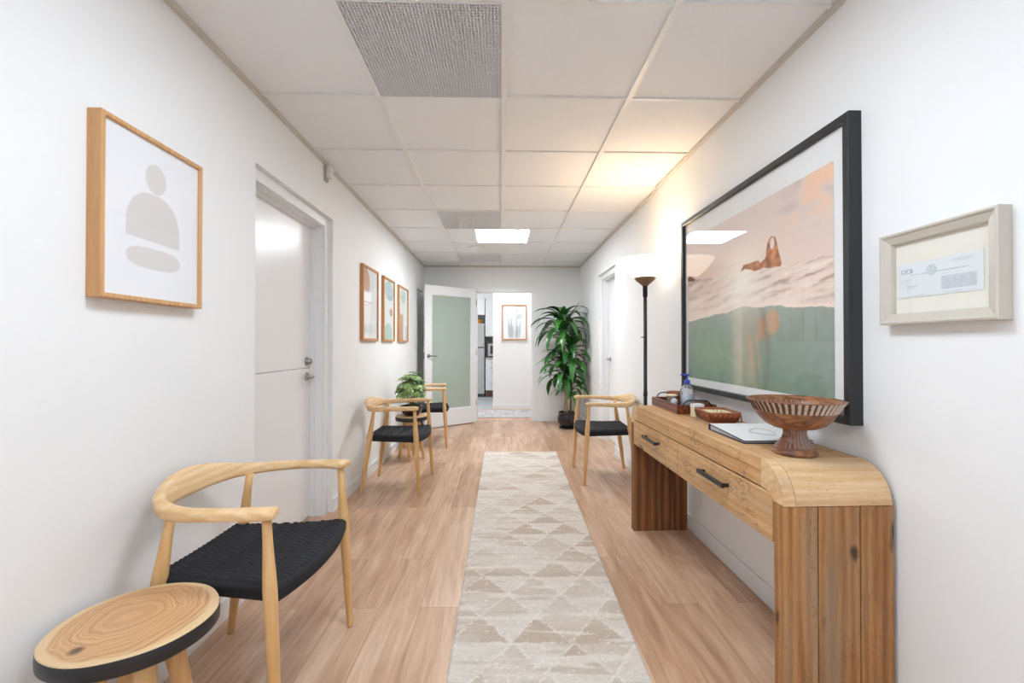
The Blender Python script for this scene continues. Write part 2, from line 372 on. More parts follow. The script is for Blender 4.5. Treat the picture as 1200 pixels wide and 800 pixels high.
bp = nd(nt, 'ShaderNodeBump'); bp.inputs['Strength'].default_value = .12; bp.inputs['Distance'].default_value = .001; L(nt, n1.outputs['Fac'], bp.inputs['Height']); L(nt, bp.outputs['Normal'], b.inputs['Normal'])
M['floor'] = m
# ceiling tile
m, nt, b = newmat('ceiling_tile')
tc = nd(nt, 'ShaderNodeTexCoord'); n = nd(nt, 'ShaderNodeTexNoise'); n.inputs['Scale'].default_value = 55; n.inputs['Detail'].default_value = 6
L(nt, tc.outputs['Object'], n.inputs['Vector'])
mx = nd(nt, 'ShaderNodeMix', data_type='RGBA'); mx.inputs[6].default_value = (.86, .87, .89, 1); mx.inputs[7].default_value = (.90, .91, .93, 1)
L(nt, n.outputs['Fac'], mx.inputs[0]); L(nt, mx.outputs[2], b.inputs['Base Color']); b.inputs['Roughness'].default_value = .85
bp = nd(nt, 'ShaderNodeBump'); bp.inputs['Strength'].default_value = .3; bp.inputs['Distance'].default_value = .002; L(nt, n.outputs['Fac'], bp.inputs['Height']); L(nt, bp.outputs['Normal'], b.inputs['Normal'])
M['tile'] = m
# kitchen floor tile
m, nt, b = newmat('grey_floor_tile'); tc = nd(nt, 'ShaderNodeTexCoord'); br = nd(nt, 'ShaderNodeTexBrick'); br.offset = 0
br.inputs['Scale'].default_value = 1; br.inputs['Brick Width'].default_value = .45; br.inputs['Row Height'].default_value = .45; br.inputs['Mortar Size'].default_value = .006
br.inputs['Color1'].default_value = (*rgb(176, 182, 186), 1); br.inputs['Color2'].default_value = (*rgb(184, 190, 193), 1); br.inputs['Mortar'].default_value = (*rgb(130, 134, 138), 1)
L(nt, tc.outputs['Object'], br.inputs['Vector']); L(nt, br.outputs['Color'], b.inputs['Base Color']); b.inputs['Roughness'].default_value = .3
M['ktile'] = m
# stool slice top : growth rings
m, nt, b = newmat('wood_slice_endgrain'); tc = nd(nt, 'ShaderNodeTexCoord')
mp = nd(nt, 'ShaderNodeMapping'); mp.inputs['Location'].default_value = (.03, -.01, 0); mp.inputs['Scale'].default_value = (1.05, .92, 0); L(nt, tc.outputs['Object'], mp.inputs[0])
n = nd(nt, 'ShaderNodeTexNoise'); n.inputs['Scale'].default_value = 7; n.inputs['Detail'].default_value = 4; L(nt, mp.outputs[0], n.inputs['Vector'])
va = nd(nt, 'ShaderNodeVectorMath', operation='MULTIPLY_ADD'); va.inputs[1].default_value = (.09, .09, 0); L(nt, n.outputs['Color'], va.inputs[0]); L(nt, mp.outputs[0], va.inputs[2])
ln = nd(nt, 'ShaderNodeVectorMath', operation='LENGTH'); sb = nd(nt, 'ShaderNodeVectorMath', operation='SUBTRACT'); sb.inputs[1].default_value = (.045, .045, 0)
L(nt, va.outputs[0], sb.inputs[0]); L(nt, sb.outputs[0], ln.inputs[0])
n3 = nd(nt, 'ShaderNodeTexNoise', noise_dimensions='1D'); n3.inputs['Scale'].default_value = 80; n3.inputs['Detail'].default_value = 5; n3.inputs['Roughness'].default_value = .75; L(nt, ln.outputs['Value'], n3.inputs['W'])
cr = nd(nt, 'ShaderNodeValToRGB'); cr.color_ramp.elements[0].position = .3; cr.color_ramp.elements[0].color = (*rgb(174, 120, 76), 1); cr.color_ramp.elements[1].position = .58; cr.color_ramp.elements[1].color = (*rgb(214, 170, 122), 1)
L(nt, n3.outputs['Fac'], cr.inputs[0])
sap = nd(nt, 'ShaderNodeMapRange'); sap.inputs[1].default_value = .158; sap.inputs[2].default_value = .166
spl = nd(nt, 'ShaderNodeVectorMath', operation='LENGTH'); spa = nd(nt, 'ShaderNodeVectorMath', operation='MULTIPLY_ADD'); spa.inputs[1].default_value = (.03, .03, 0); spm = nd(nt, 'ShaderNodeMapping'); spm.inputs['Location'].default_value = (-.015, -.015, 0); spm.inputs['Scale'].default_value = (1, 1, 0)
L(nt, tc.outputs['Object'], spm.inputs[0]); L(nt, n.outputs['Color'], spa.inputs[0]); L(nt, spm.outputs[0], spa.inputs[2]); L(nt, spa.outputs[0], spl.inputs[0]); L(nt, spl.outputs['Value'], sap.inputs[0])
mx = nd(nt, 'ShaderNodeMix', data_type='RGBA'); mx.inputs[7].default_value = (*rgb(222, 190, 146), 1); L(nt, sap.outputs[0], mx.inputs[0]); L(nt, cr.outputs[0], mx.inputs[6])
kd = nd(nt, 'ShaderNodeVectorMath', operation='DISTANCE'); kd.inputs[1].default_value = (-.040, -.125, 0)
mpk = nd(nt, 'ShaderNodeMapping'); mpk.inputs['Scale'].default_value = (1, 1, 0); L(nt, tc.outputs['Object'], mpk.inputs[0]); L(nt, mpk.outputs[0], kd.inputs[0])
kr = nd(nt, 'ShaderNodeMapRange'); kr.inputs[1].default_value = .008; kr.inputs[2].default_value = .02; kr.inputs[3].default_value = .85; kr.inputs[4].default_value = 0; L(nt, kd.outputs['Value'], kr.inputs[0])
mk = nd(nt, 'ShaderNodeMix', data_type='RGBA'); mk.inputs[7].default_value = (.07, .035, .025, 1); L(nt, kr.outputs[0], mk.inputs[0]); L(nt, mx.outputs[2], mk.inputs[6])
L(nt, mk.outputs[2], b.inputs['Base Color']); b.inputs['Roughness'].default_value = .35
M['slice'] = m
# turned bowl : pale carved flutes under the rim
m, nt, b = newmat('carved_bowl_wood'); tc = nd(nt, 'ShaderNodeTexCoord')
mp = nd(nt, 'ShaderNodeMapping'); mp.inputs['Scale'].default_value = (14, 14, 40); L(nt, tc.outputs['Object'], mp.inputs[0])
n = nd(nt, 'ShaderNodeTexNoise'); n.inputs['Scale'].default_value = 1; n.inputs['Detail'].default_value = 5; n.inputs['Distortion'].default_value = 1.5; L(nt, mp.outputs[0], n.inputs['Vector'])
cr = nd(nt, 'ShaderNodeValToRGB'); cr.color_ramp.elements[0].position = .35; cr.color_ramp.elements[0].color = (*rgb(92, 52, 32), 1); cr.color_ramp.elements[1].position = .7; cr.color_ramp.elements[1].color = (*rgb(176, 118, 78), 1)
L(nt, n.outputs['Fac'], cr.inputs[0]); L(nt, cr.outputs[0], b.inputs['Base Color']); b.inputs['Roughness'].default_value = .35
M['bowl'] = m
M['flute'] = plain('limed_flute', rgb(196, 180, 164), .6, var=.15)
M['flute2'] = plain('limed_stem_flute', rgb(150, 128, 118), .6, var=.15)
M['flutedark'] = plain('flute_groove', rgb(96, 66, 48), .6, var=.15)

# ------------------------------------------------------------------ the room
XL, XR, XR2, ZC, YF, YB = -1.170, 1.195, 1.212, 2.362, 6.80, -3.2
mb = MB().box(-2.2, 2.2, YB - .2, 8.1, -.1, 0); struct('floor', mb, M['floor'])
mb = MB().box(-2.6, .6, 8.1, 10.9, -.1, 0); struct('floor_kitchen', mb, M['ktile'])
mb = MB().box(-1.6, 1.6, YB - .2, YF, ZC + .008, ZC + .12); struct('ceiling', mb, M['tile'])
# bars of the tile grid
mb = MB(); rows = [1.552 + .6096 * k for k in range(-7, 9)]
gx = (-.593, .017, .626)
for x in gx: mb.box(x - .013, x + .013, YB, YF, ZC - .004, ZC + .009)
for y in rows:
    e = [XL] + list(gx) + [XR2]
    for a, c in zip(e[:-1], e[1:]): mb.box(a + .0125, c - .0125, y - .007, y + .007, ZC - .001, ZC + .009)
struct('trim_1', mb, M['grid'])
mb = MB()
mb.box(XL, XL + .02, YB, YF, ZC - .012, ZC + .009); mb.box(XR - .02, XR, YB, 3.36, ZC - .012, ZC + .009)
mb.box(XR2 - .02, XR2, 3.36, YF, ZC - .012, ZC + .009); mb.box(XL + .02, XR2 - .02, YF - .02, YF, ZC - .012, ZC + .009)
struct('trim_2', mb, M['angleshade'])

def side_wall(name, x, sgn, segs, holes, zt=ZC + .1, T=.34):
    """wall slab from x outward, between y segs with door holes (y0,y1,ztop)"""
    mb = MB(); y = segs[0]
    xa, xb = sorted((x, x + sgn * T))
    for (a, c, zt_) in holes:
        mb.box(xa, xb, y, a, 0, zt); mb.box(xa, xb, a, c, zt_, zt); y = c
    mb.box(xa, xb, y, segs[1], 0, zt)
    return struct(name, mb, M['wall'])
D1 = (2.15, 3.133, 2.03); D3 = (6.26, 6.70, 1.955); D2 = (4.71, 5.53, 2.02)
side_wall('wall_left', XL, -1, (YB, YF), [D1, D3])
side_wall('wall_right', XR, 1, (YB, 3.36), [])
side_wall('wall_right_far', XR2, 1, (3.36, YF), [D2])
mb = MB().box(-1.51, 1.55, YB - .15, YB, 0, ZC + .1); struct('wall_back', mb, M['wall'])
OX0, OX1, OZ = -.372, .482, 1.978
mb = MB().box(-1.9, OX0, YF, YF + .12, 0, 2.5).box(OX1, 1.9, YF, YF + .12, 0, 2.5).box(OX0, OX1, YF, YF + .12, OZ, 2.5)
struct('wall_front', mb, M['wall'])
mb = MB()
for y0, y1 in ((YF - .012, YF + .0), (YF + .12, YF + .132)):
    mb.box(OX1, OX1 + .062, y0, y1, 0, OZ + .05, .003); mb.box(OX0 - .062, OX0, y0, y1, 0, OZ + .05, .003); mb.box(OX0, OX1, y0, y1, OZ, OZ + .05, .003)
mb.box(OX1 - .012, OX1, YF, YF + .12, 0, OZ); mb.box(OX0, OX0 + .012, YF, YF + .12, 0, OZ); mb.box(OX0, OX1, YF, YF + .12, OZ - .012, OZ)
struct('trim_3', mb, M['trimw'])
def skirt(name, boxes):
    mb = MB()
    for (a, c, d, e) in boxes: mb.box(a, c, d, e, 0, .09, .002)
    struct(name, mb, M['trimw'])
bt = .011
skirt('baseboard_left', [(XL, XL + bt, YB, D1[0]), (XL, XL + bt, D1[1], D3[0])])
skirt('baseboard_right', [(XR - bt, XR, YB, 3.36), (XR2 - bt, XR2, 3.36, D2[0]), (XR2 - bt, XR2, D2[1], YF)])
skirt('baseboard_front', [(XL, OX0 - .062, YF - bt, YF), (OX1 + .062, XR2 - bt, YF - bt, YF)])

def recess_door(n, x, sgn, hole, dutch=False, bolt=False, deep=.125):
    """flush white door deep in a cased opening of a side wall"""
    y0, y1, zt = hole; cz = zt - .055
    X = lambda d: x + sgn * d
    def bx(mb, d0, d1, a, c, z0, z1, bev=0):
        xa, xb = sorted((X(d0), X(d1))); mb.box(xa, xb, a, c, z0, z1, bev)
    mb = MB()
    bx(mb, .03, .044, y0, y0 + .06, 0, zt, .003); bx(mb, .03, .044, y1 - .06, y1, 0, zt, .003); bx(mb, .03, .044, y0 + .06, y1 - .06, zt - .06, zt, .003)
    # jambs with a stop
    bx(mb, .044, deep + .05, y0, y0 + .065, 0, zt); bx(mb, .044, deep + .05, y1 - .065, y1, 0, zt); bx(mb, .044, deep + .05, y0 + .065, y1 - .065, zt - .065, zt)
    if deep > .1: bx(mb, .095, .125, y0 + .065, y0 + .077, 0, zt - .065, .002); bx(mb, .095, .125, y1 - .077, y1 - .065, 0, zt - .065, .002); bx(mb, .095, .125, y0 + .077, y1 - .077, zt - .077, zt - .065, .002)
    fr = struct('trim_%d' % (n + 3), mb, M['trimw'])
    mb = MB(); g = .0025
    a, c = y0 + .065 + g, y1 - .065 - g
    if dutch:
        bx(mb, .125, .165, a, c, .008, 1.004, .002); bx(mb, .125, .165, a, c, 1.009, zt - .068, .002)
    else:
        bx(mb, deep, deep + .04, a, c, .008, zt - .068, .002)
    do = struct('door_%d' % n, mb, M['doorw'])
    ye = c - .06; s = -1
    def knobset(z, lever):
        k = MB(); R = Matrix.Rotation(PI / 2 * -sgn, 4, 'Y')
        c0 = (X(deep), ye, z)
        if lever:
            k.lathe([(.028, 0), (.028, .006), (.024, .010), (.010, .012), (.010, .042)], c0, 24, axis=R)
            k.tube([(X(deep - .042), ye + .005, z), (X(deep - .046), ye - .02, z), (X(deep - .046), ye - .06, z), (X(deep - .042), ye - .105, z - .002)], [.010, .010, .009, .008], 12)
        else:
            k.lathe([(.029, 0), (.030, .004), (.024, .012), (.017, .014), (.017, .03), (.014, .032)], c0, 24, axis=R)
        o = k.build('door_handle' if lever else 'deadbolt', M['steel'], do)
    knobset(.95 if dutch else .99, True)
    if bolt: knobset(1.05, False)
    return do
recess_door(1, XL, -1, D1, dutch=True, bolt=True)
recess_door(2, XR2, 1, D2)
mb = MB().box(XL - .065, XL - .025, D3[0] + .004, D3[1] - .004, .008, D3[2] - .004, .002); d3 = struct('door_3', mb, M['doorw'])
MB().box(XL - .034, XL - .02, D3[0], D3[0] + .003, 0, D3[2]).box(XL - .034, XL - .02, D3[1] - .003, D3[1], 0, D3[2]).build('door_stop', M['trimw'], d3)
k = MB(); k.lathe([(.026, 0), (.026, .006), (.012, .010), (.010, .018)], (XL - .025, D3[0] + .07, 1.0), 24, axis=Matrix.Rotation(PI / 2, 4, 'Y')); k.build('door_knob', M['steel'], d3)

# glazed door leaf standing open
hx, hy = -.371, 6.70; fx, fy = -1.043, 6.16
ang = math.atan2(hy - fy, hx - fx); W = math.hypot(hx - fx, hy - fy); H = 1.985
leafd = thing('glazed_door', 'white framed door with frosted green glass standing open at the corridor end', 'door', (fx, fy, .012), ang)
gx0, gx1, gz0, gz1 = .105, W - .085, .235, H - .125
mb = MB()
mb.box(0, gx0, 0, .04, 0, H, .002).box(gx1, W, 0, .04, 0, H, .002).box(gx0, gx1, 0, .04, 0, gz0, .002).box(gx0, gx1, 0, .04, gz1, H, .002)
mb.build('door_frame', M['trimw'], leafd)
mb = MB()
for (a, c, d, e) in ((gx0, gx0 + .01, gz0, gz1), (gx1 - .01, gx1, gz0, gz1), (gx0 + .01, gx1 - .01, gz0, gz0 + .01), (gx0 + .01, gx1 - .01, gz1 - .01, gz1)):
    mb.box(a, c, .006, .034, d, e, .001)
mb.build('glazing_bead', M['trimw'], leafd)
MB().box(gx0 + .01, gx1 - .01, .016, .024, gz0 + .01, gz1 - .01).build('glass_panel', M['green'], leafd)
k = MB(); R = Matrix.Rotation(PI / 2, 4, 'X')
k.lathe([(.027, 0), (.027, .006), (.022, .010), (.010, .012), (.010, .045)], (.055, 0, 1.0), 24, axis=R)
k.tube([(.05, -.045, 1.0), (.08, -.05, 1.0), (.12, -.05, .998), (.165, -.046, .998)], [.010, .010, .009, .008], 12)
k.build('lever_handle', M['steel'], leafd)
MB().box(-.003, .001, .008, .03, .96, 1.05).build('latch_plate', M['steel'], leafd)
k = MB()
for z in (.25, 1.0, 1.75): k.lathe([(.006, 0), (.006, .08)], (W + .004, .0, z), 12)
k.build('hinge', M['steel'], leafd)

# passage and kitchen beyond
mb = MB().box(-.145, 1.9, 8.1, 8.22, 0, 2.6); struct('wall_passage', mb, M['wall'])
mb = MB().box(-.145, 1.9, 8.088, 8.1, 0, .09, .002).box(-.157, -.145, 8.088, 8.22, 0, .09, .002); struct('baseboard_passage', mb, M['trimw'])
mb = MB().box(1.9, 2.0, YF, 8.22, 0, 2.6); struct('wall_passage_right', mb, M['wall'])
mb = MB().box(-2.6, -2.5, YF, 10.9, 0, 2.6); struct('wall_kitchen_left', mb, M['wall'])
mb = MB().box(-2.6, .7, 10.7, 10.8, 0, 2.6); struct('wall_kitchen_back', mb, M['wall'])
mb = MB().box(.6, .7, 8.22, 10.7, 0, 2.6); struct('wall_kitchen_right', mb, M['wall'])
mb = MB().box(-2.6, -1.9, YF, YF + .12, 0, 2.6); struct('wall_kitchen_front', mb, M['wall'])
mb = MB().box(-2.6, 2.0, YF + .0, 10.9, 2.6, 2.7); struct('ceiling_kitchen', mb, M['tile'])
mb = MB().box(-2.5, .6, 10.02, 10.7, 2.205, 2.6); struct('trim_7', mb, M['wall'])

# ------------------------------------------------------------------ ceiling fittings
def light_panel(y0, y1, x0, x1, mat, label):
    t = thing('ceiling_light', label, 'ceiling light', ((x0 + x1) / 2, (y0 + y1) / 2, ZC - .008))
    w, h = (x1 - x0) / 2, (y1 - y0) / 2
    MB().box(-w + .004, w - .004, -h + .004, h - .004, .003, .006).build('diffuser', mat, t)
    f = MB()
    f.box(-w - .008, -w + .004, -h - .008, h + .008, 0, .014).box(w - .004, w + .008, -h - .008, h + .008, 0, .014)
    f.box(-w + .004, w - .004, -h - .008, -h + .004, 0, .014).box(-w + .004, w - .004, h - .004, h + .008, 0, .014)
    f.build('frame', M['grid'], t)
light_panel(4.612, 5.185, -.270, .300, M['panel'], 'square glowing ceiling light panel down the corridor')
light_panel(.955, 1.528, -.270, .300, M['panelcool'], 'square glowing ceiling light panel directly above the viewer')
light_panel(-.86, -.30, -.270, .300, M['panelcool'], 'added square ceiling light panel, unseen behind the viewer')  # out of view, added to light the near end of the corridor
light_panel(-2.08, -1.51, -.270, .300, M['panelcool'], 'added square ceiling light panel, unseen near the back wall')  # second unseen panel, added for more cool light from behind
def vent(y0, label):
    x0, x1 = -.593 + .014, .017 - .014; y1 = y0 + .6096 - .008; y0 += .008
    t = thing('ceiling_vent', label, 'air vent', (x0, y0, ZC - .006), 0, 'egg crate vents in the ceiling')
    w, h = x1 - x0, y1 - y0
    MB().box(0, w, 0, h, .012, .0135).build('backing', M['ventdark'], t)
    g = MB(); n = 45
    for i in range(n + 1):
        g.box(w * i / n - .0011, w * i / n + .0011, 0, h, .0005, .0118)
        g.box(0, w, h * i / n - .0011, h * i / n + .0011, .0008, .0118)
    o = g.build('grille', M['vent'], t)
    return t
v0 = vent(1.552, 'large grey egg crate ceiling vent nearest the viewer')
dup(v0, (v0.location.x, 3.99 + .008, ZC - .006), 0, 'grey egg crate ceiling vent just before the far light panel')
dup(v0, (v0.location.x, 5.82 + .008, ZC - .006), 0, 'grey egg crate ceiling vent closest to the far wall')
t = thing('ceiling_speaker', 'small round ceiling speaker behind the far light panel', 'speaker', (-.30, 5.50, ZC + .004))
MB().lathe([(.10, .0), (.105, -.006), (.088, -.008)], n=40).build('rim', M['grid'], t)
MB().lathe([(.088, -.004), (.086, -.007), (.0, -.0085)], n=40, capt=False).build('mesh_cover', M['vent'], t)
# sensor high on left wall
t = thing('wall_sensor', 'small white motion sensor high on left wall above the door casing', 'sensor', (XL, 2.985, 2.245))
MB().box(0, .018, -.02, .02, 0, .10, .004).build('bracket', M['sensor'], t)
MB().box(.018, .05, -.022, .022, .02, .095, .008).build('housing', M['paper'], t)

# ------------------------------------------------------------------ rug
corn = [Vector((-.190, .75, 0)), Vector((.500, .72, 0)), Vector((.597, 4.815, 0)), Vector((-.178, 4.834, 0))]
def hsh(*a):
    x = math.sin(sum(v * k for v, k in zip(a, (12.9898, 78.233, 37.719)))) * 43758.5453
    return x - math.floor(x)
def rugcol(s, t):
    y = t * 4.08; x = s * .75
    wx = x + .006 * noise.noise(Vector((x * 18, y * 18, 3)));  wy = y + .008 * noise.noise(Vector((x * 14, y * 14, 9)))
    h = .165; r = math.floor(wy / h); yf = wy / h - r
    w = .25; xx = wx / w + (.5 if r % 2 else 0) + .1 * hsh(r, 5); c = math.floor(xx); xf = xx - c
    up = abs(xf - .5) * 2 < 1 - yf
    k = hsh(r, c + (0 if up else 50 + (1 if xf > .5 else 0)), 1)
    light = Vector((214, 204, 193)); mid = Vector((204, 190, 176)); dark = Vector((190, 172, 155))
    if up: base = dark if k < .42 else (mid if k < .8 else light)
    else: base = light if k < .66 else mid
    # faded weaving streaks across the width
    q = noise.noise(Vector((x * 5, y * 42, 1.5))); p = noise.noise(Vector((x * 2.2, y * 5, 7.5)))
    f = max(0, min(1, .3 + 1.3 * p)); base = base.lerp(light, f * .85); base = base + Vector((9, 9, 9)) * (noise.noise(Vector((x * 45, y * 80, 11))) + .6 * noise.noise(Vector((x * 12, y * 24, 17))))
    if q > .22: base = base.lerp(Vector((222, 214, 203)), min(1, (q - .22) * 4) * .8)
    if q < -.33: base = base.lerp(dark, min(1, (-q - .33) * 4) * .6)
    edge = min(abs(abs(xf - .5) * 2 - (1 - yf)), 1)
    if edge < .05 and hsh(math.floor(y * 90), c) > .35: base = base.lerp(Vector((230, 224, 214)), .6)
    d = noise.noise(Vector((x * 60, y * 60, 4))); 
    if d > .5 and hsh(math.floor(x * 20), math.floor(y * 20)) > .5: base = base.lerp(Vector((236, 231, 224)), .6)
    return [v / 255 for v in base]
M['rug'] = colattr('woven_rug', .95, (90, 260, 90))
nu, nv = 120, 560
vs, cols, fs = [], [], []
for j in range(nv + 1):
    t = j / nv
    for i in range(nu + 1):
        s = i / nu
        p = corn[0].lerp(corn[1], s).lerp(corn[3].lerp(corn[2], s), t)
        edge = min(s, 1 - s) * nu
        if i in (0, nu): p.x += .004 * noise.noise(Vector((s * 3, t * 60, 2)))
        if j in (0, nv): p.y += .008 * noise.noise(Vector((s * 30, t, 6)))
        z = .010 + .0012 * noise.noise(Vector((p.x * 30, p.y * 30, 0)))
        if i in (0, nu) or j in (0, nv): z = .001
        vs.append((p.x, p.y, z)); c = s2l(rugcol(s, t)); cols += [*c, 1]
fs = [(j * (nu + 1) + i, j * (nu + 1) + i + 1, (j + 1) * (nu + 1) + i + 1, (j + 1) * (nu + 1) + i) for j in range(nv) for i in range(nu)]
me = bpy.data.meshes.new('runner_rug'); me.from_pydata(vs, [], fs); at = me.color_attributes.new('Col', 'FLOAT_COLOR', 'POINT'); at.data.foreach_set('color', cols)
me.materials.append(M['rug']); me.polygons.foreach_set('use_smooth', [True] * len(fs))
rug = bpy.data.objects.new('runner_rug', me); COL.objects.link(rug)
tag(rug, 'long cream and beige runner rug with faded triangle pattern on the wood floor', 'rug')
# mat in the doorway
def matcol(s, t):
    q = noise.noise(Vector((s * 40, t * 3, 2))) + .6 * noise.noise(Vector((s * 9, t * 5, 8)))
    v = Vector((200, 197, 199)).lerp(Vector((168, 164, 168)), max(0, min(1, .4 + q)))
    return [x / 255 for x in v]
matr = paint_grid('doormat', 80, 40, matcol, (-.42, 7.13, .009), (.98, 0, 0), (0, .80, 0), colattr('grey_mat', .95))
sk = matr.modifiers.new('t', 'SOLIDIFY'); sk.thickness = .009; sk.offset = -1
tag(matr, 'pale grey streaked mat on the floor beyond the far doorway', 'rug')

# ------------------------------------------------------------------ chairs
def crom(P, n):
    P = [Vector(p) for p in P]; out = []
    for i in range(len(P) - 1):
        p0 = P[max(i - 1, 0)]; p1 = P[i]; p2 = P[i + 1]; p3 = P[min(i + 2, len(P) - 1)]
        for k in range(n):
            t = k / n
            out.append(.5 * ((2 * p1) + (p2 - p0) * t + (2 * p0 - 5 * p1 + 4 * p2 - p3) * t * t + (3 * p1 - p0 - 3 * p2 + p3) * t ** 3))
    out.append(P[-1]); return out
def make_chair(label):
    t = thing('armchair', label, 'chair', (0, 0, 0), 0, 'oak armchairs with black woven seats')
    # continuous arm and back rail: x, y, z, width, height, tilt  -> 6-vectors
    half = [(.226, .268, .668, .050, .026, 0), (.200, .272, .667, .056, .032, 0), (.13, .277, .666, .052, .032, 0), (.04, .278, .664, .044, .032, .05), (-.05, .268, .661, .040, .037, .1),
            (-.13, .236, .660, .040, .044, .2), (-.185, .186, .664, .036, .056, .3), (-.216, .122, .672, .030, .076, .32), (-.232, .058, .677, .026, .090, .3), (-.237, 0, .678, .025, .094, .3)]
    full = half + [(x, -y, z, w, h, a) for x, y, z, w, h, a in half[-2::-1]]
    def cr6(P, n):
        A = crom([p[:3] for p in P], n); B = crom([p[3:] for p in P], n); return list(zip(A, B))
    S = cr6(full, 5); mb = MB(); N = 16; m = len(S)
    for k, (p, q) in enumerate(S):
        a = S[max(k - 1, 0)][0]; c = S[min(k + 1, m - 1)][0]; T = (c - a); T.z = 0; T.normalize()
        nrm = Vector((T.y, -T.x, 0))            # outward-ish
        if nrm.dot(Vector((p.x - .1, p.y, 0))) < 0: nrm = -nrm
        w, h, tl = q
        up = (Vector((0, 0, 1)) * math.cos(tl) + nrm * math.sin(tl)); sd = (nrm * math.cos(tl) - Vector((0, 0, 1)) * math.sin(tl))
        ends = 1.0 if 0 < k < m - 1 else .8
        for i in range(N):
            an = 2 * PI * i / N; cc, ss = math.cos(an), math.sin(an)
            ex = .55
            dx = math.copysign(abs(cc) ** ex, cc) * w / 2 * ends; dz = math.copysign(abs(ss) ** ex, ss) * h / 2 * ends
            mb.v.append(tuple(p + sd * dx + up * dz))
    for k in range(m - 1):
        for i in range(N):
            j = (i + 1) % N; mb.face((k * N + i, (k + 1) * N + i, (k + 1) * N + j, k * N + j), 0, True)
    mb.face(list(range(N))); mb.face([(m - 1) * N + i for i in range(N)][::-1])
    mb.build('arm_rail', M['oakh'], t)
    def leg(foot, top, prof):
        f, e = Vector(foot), Vector(top); l = (e - f).length
        q = (e - f).to_track_quat('Z', 'Y').to_matrix().to_4x4()
        b_ = MB().lathe([(r, k * l) for r, k in prof], tuple(f), 20, axis=q)
        b_.build('leg', M['oak'], t)
    for s in (1, -1):
        leg((.235, s * .276, 0), (.196, s * .268, .655), [(.0105, 0), (.012, .01), (.0165, .3), (.0195, .58), (.0200, .68), (.0180, .76), (.0140, .88), (.0128, 1)])
        leg((-.232, s * .228, 0), (-.140, s * .198, .648), [(.0115, 0), (.013, .01), (.018, .3), (.0215, .58), (.0215, .70), (.0175, .80), (.0140, .90), (.0135, 1)])
    # woven seat: outline in plan, rounded slab, chevron weave on top
    def ypos(x):  # half width
        return .198 + (x + .20) / .42 * (.258 - .198)
    nx, ny = 110, 176; mb = MB()
    for side in (0, 1):
        for i in range(nx + 1):
            for j in range(ny + 1):
                u = i / nx; v = j / ny * 2 - 1
                xf = .224 + .036 * (1 - v * v) ; xb = -.200 - .006 * (1 - v * v)
                x = xb + (xf - xb) * u; y = v * ypos(min(x, .235))
                e = min(u * (xf - xb), (1 - u) * (xf - xb), (1 - abs(v)) * ypos(x)); rd = .016
                ro = (rd - math.sqrt(max(0, rd * rd - max(0, rd - e) ** 2))) if e < rd else 0
                if side == 0:
                    col = math.floor((x + .3) / .046); fx_ = (x + .3) / .046 - col
                    ph = (y + (1 if col % 2 else -1) * (fx_ - .5) * .034) / .022
                    hgt = abs(math.sin(PI * ph)) ** .4 * .0078 * (abs(math.sin(PI * fx_)) ** .3)
                    z = .442 + .008 * v * v - .006 * math.sin(PI * u) + (hgt if e > .014 else 0) - ro
                else:
                    z = .392 + .004 * v * v + ro
                mb.v.append((x, y, z))
    K = (nx + 1) * (ny + 1)
    for i in range(nx):
        for j in range(ny):
            a = i * (ny + 1) + j; mb.face((a, a + ny + 1, a + ny + 2, a + 1), 0, True); mb.face((K + a, K + a + 1, K + a + ny + 2, K + a + ny + 1), 0, True)
    def strip(idx):
        for a, c in zip(idx[:-1], idx[1:]): mb.face((a, c, K + c, K + a), 0, False)
    strip([i * (ny + 1) for i in range(nx + 1)]); strip([i * (ny + 1) + ny for i in range(nx + 1)]); strip(list(range(ny + 1))); strip([nx * (ny + 1) + j for j in range(ny + 1)])
    mb.build('seat', M['cord'], t)
    # thin spacers of the seat rail where it meets the back legs
    r = MB(); r.tube([(-.185, -.196, .412), (-.185, .196, .412)], .010, 10)
    r.build('seat_rail', M['oakh'], t)
    return t
R_ = math.radians
ch1 = make_chair('pale oak armchair with black woven seat beside the large log slice stool')
ch1.location = (-.868, 1.600, 0); ch1.rotation_euler.z = R_(-2.5)
dup(ch1, (-.858, 3.757, 0), R_(-1.8), 'oak armchair with black woven seat below three small frames, before the potted plant')
dup(ch1, (-.876, 5.300, 0), R_(6.8), 'oak armchair with black woven seat behind the potted plant, next to the glass door')
dup(ch1, (.925, 3.955, 0), R_(180), 'oak armchair with black woven seat at the far end of the console table')

# ------------------------------------------------------------------ stools
def make_stool(label, legs, R0=.181, zt=.44, th=.045):
    t = thing('stool', label, 'stool', (0, 0, 0), 0, 'log slice stools with black rims')
    n = 72; mb = MB()
    def rad(a): return 1 + .018 * math.sin(2 * a + .6) + .010 * math.sin(3 * a + 2) + .004 * math.sin(7 * a)
    prof = [(R0 * .97, zt - th), (R0, zt - th + .006), (R0 * 1.003, zt - .02), (R0 * .995, zt - .004), (R0 * .985, zt)]
    for r, z in prof:
        for i in range(n):
            a = 2 * PI * i / n; mb.v.append((r * rad(a) * math.cos(a), r * rad(a) * math.sin(a), z))
    for k in range(len(prof) - 1):
        for i in range(n):
            j = (i + 1) % n; mb.face((k * n + i, k * n + j, (k + 1) * n + j, (k + 1) * n + i), 1 if k < 3 else 0, True)
    mb.face([i for i in range(n)][::-1], 1); mb.face([(len(prof) - 1) * n + i for i in range(n)], 0)
    mb.build('tabletop', [M['slice'], M['blackf']], t)
    for (x, y) in legs:
        f = Vector((x, y, 0)); e = Vector((x * .48, y * .48, zt - th)); l = (e - f).length
        q = (e - f).to_track_quat('Z', 'Y').to_matrix().to_4x4()
        MB().lathe([(.015, 0), (.0165, .004), (.021, l * .4), (.0265, l * .95), (.0265, l)], tuple(f), 20, axis=q).build('leg', M['oak'], t)
    return t
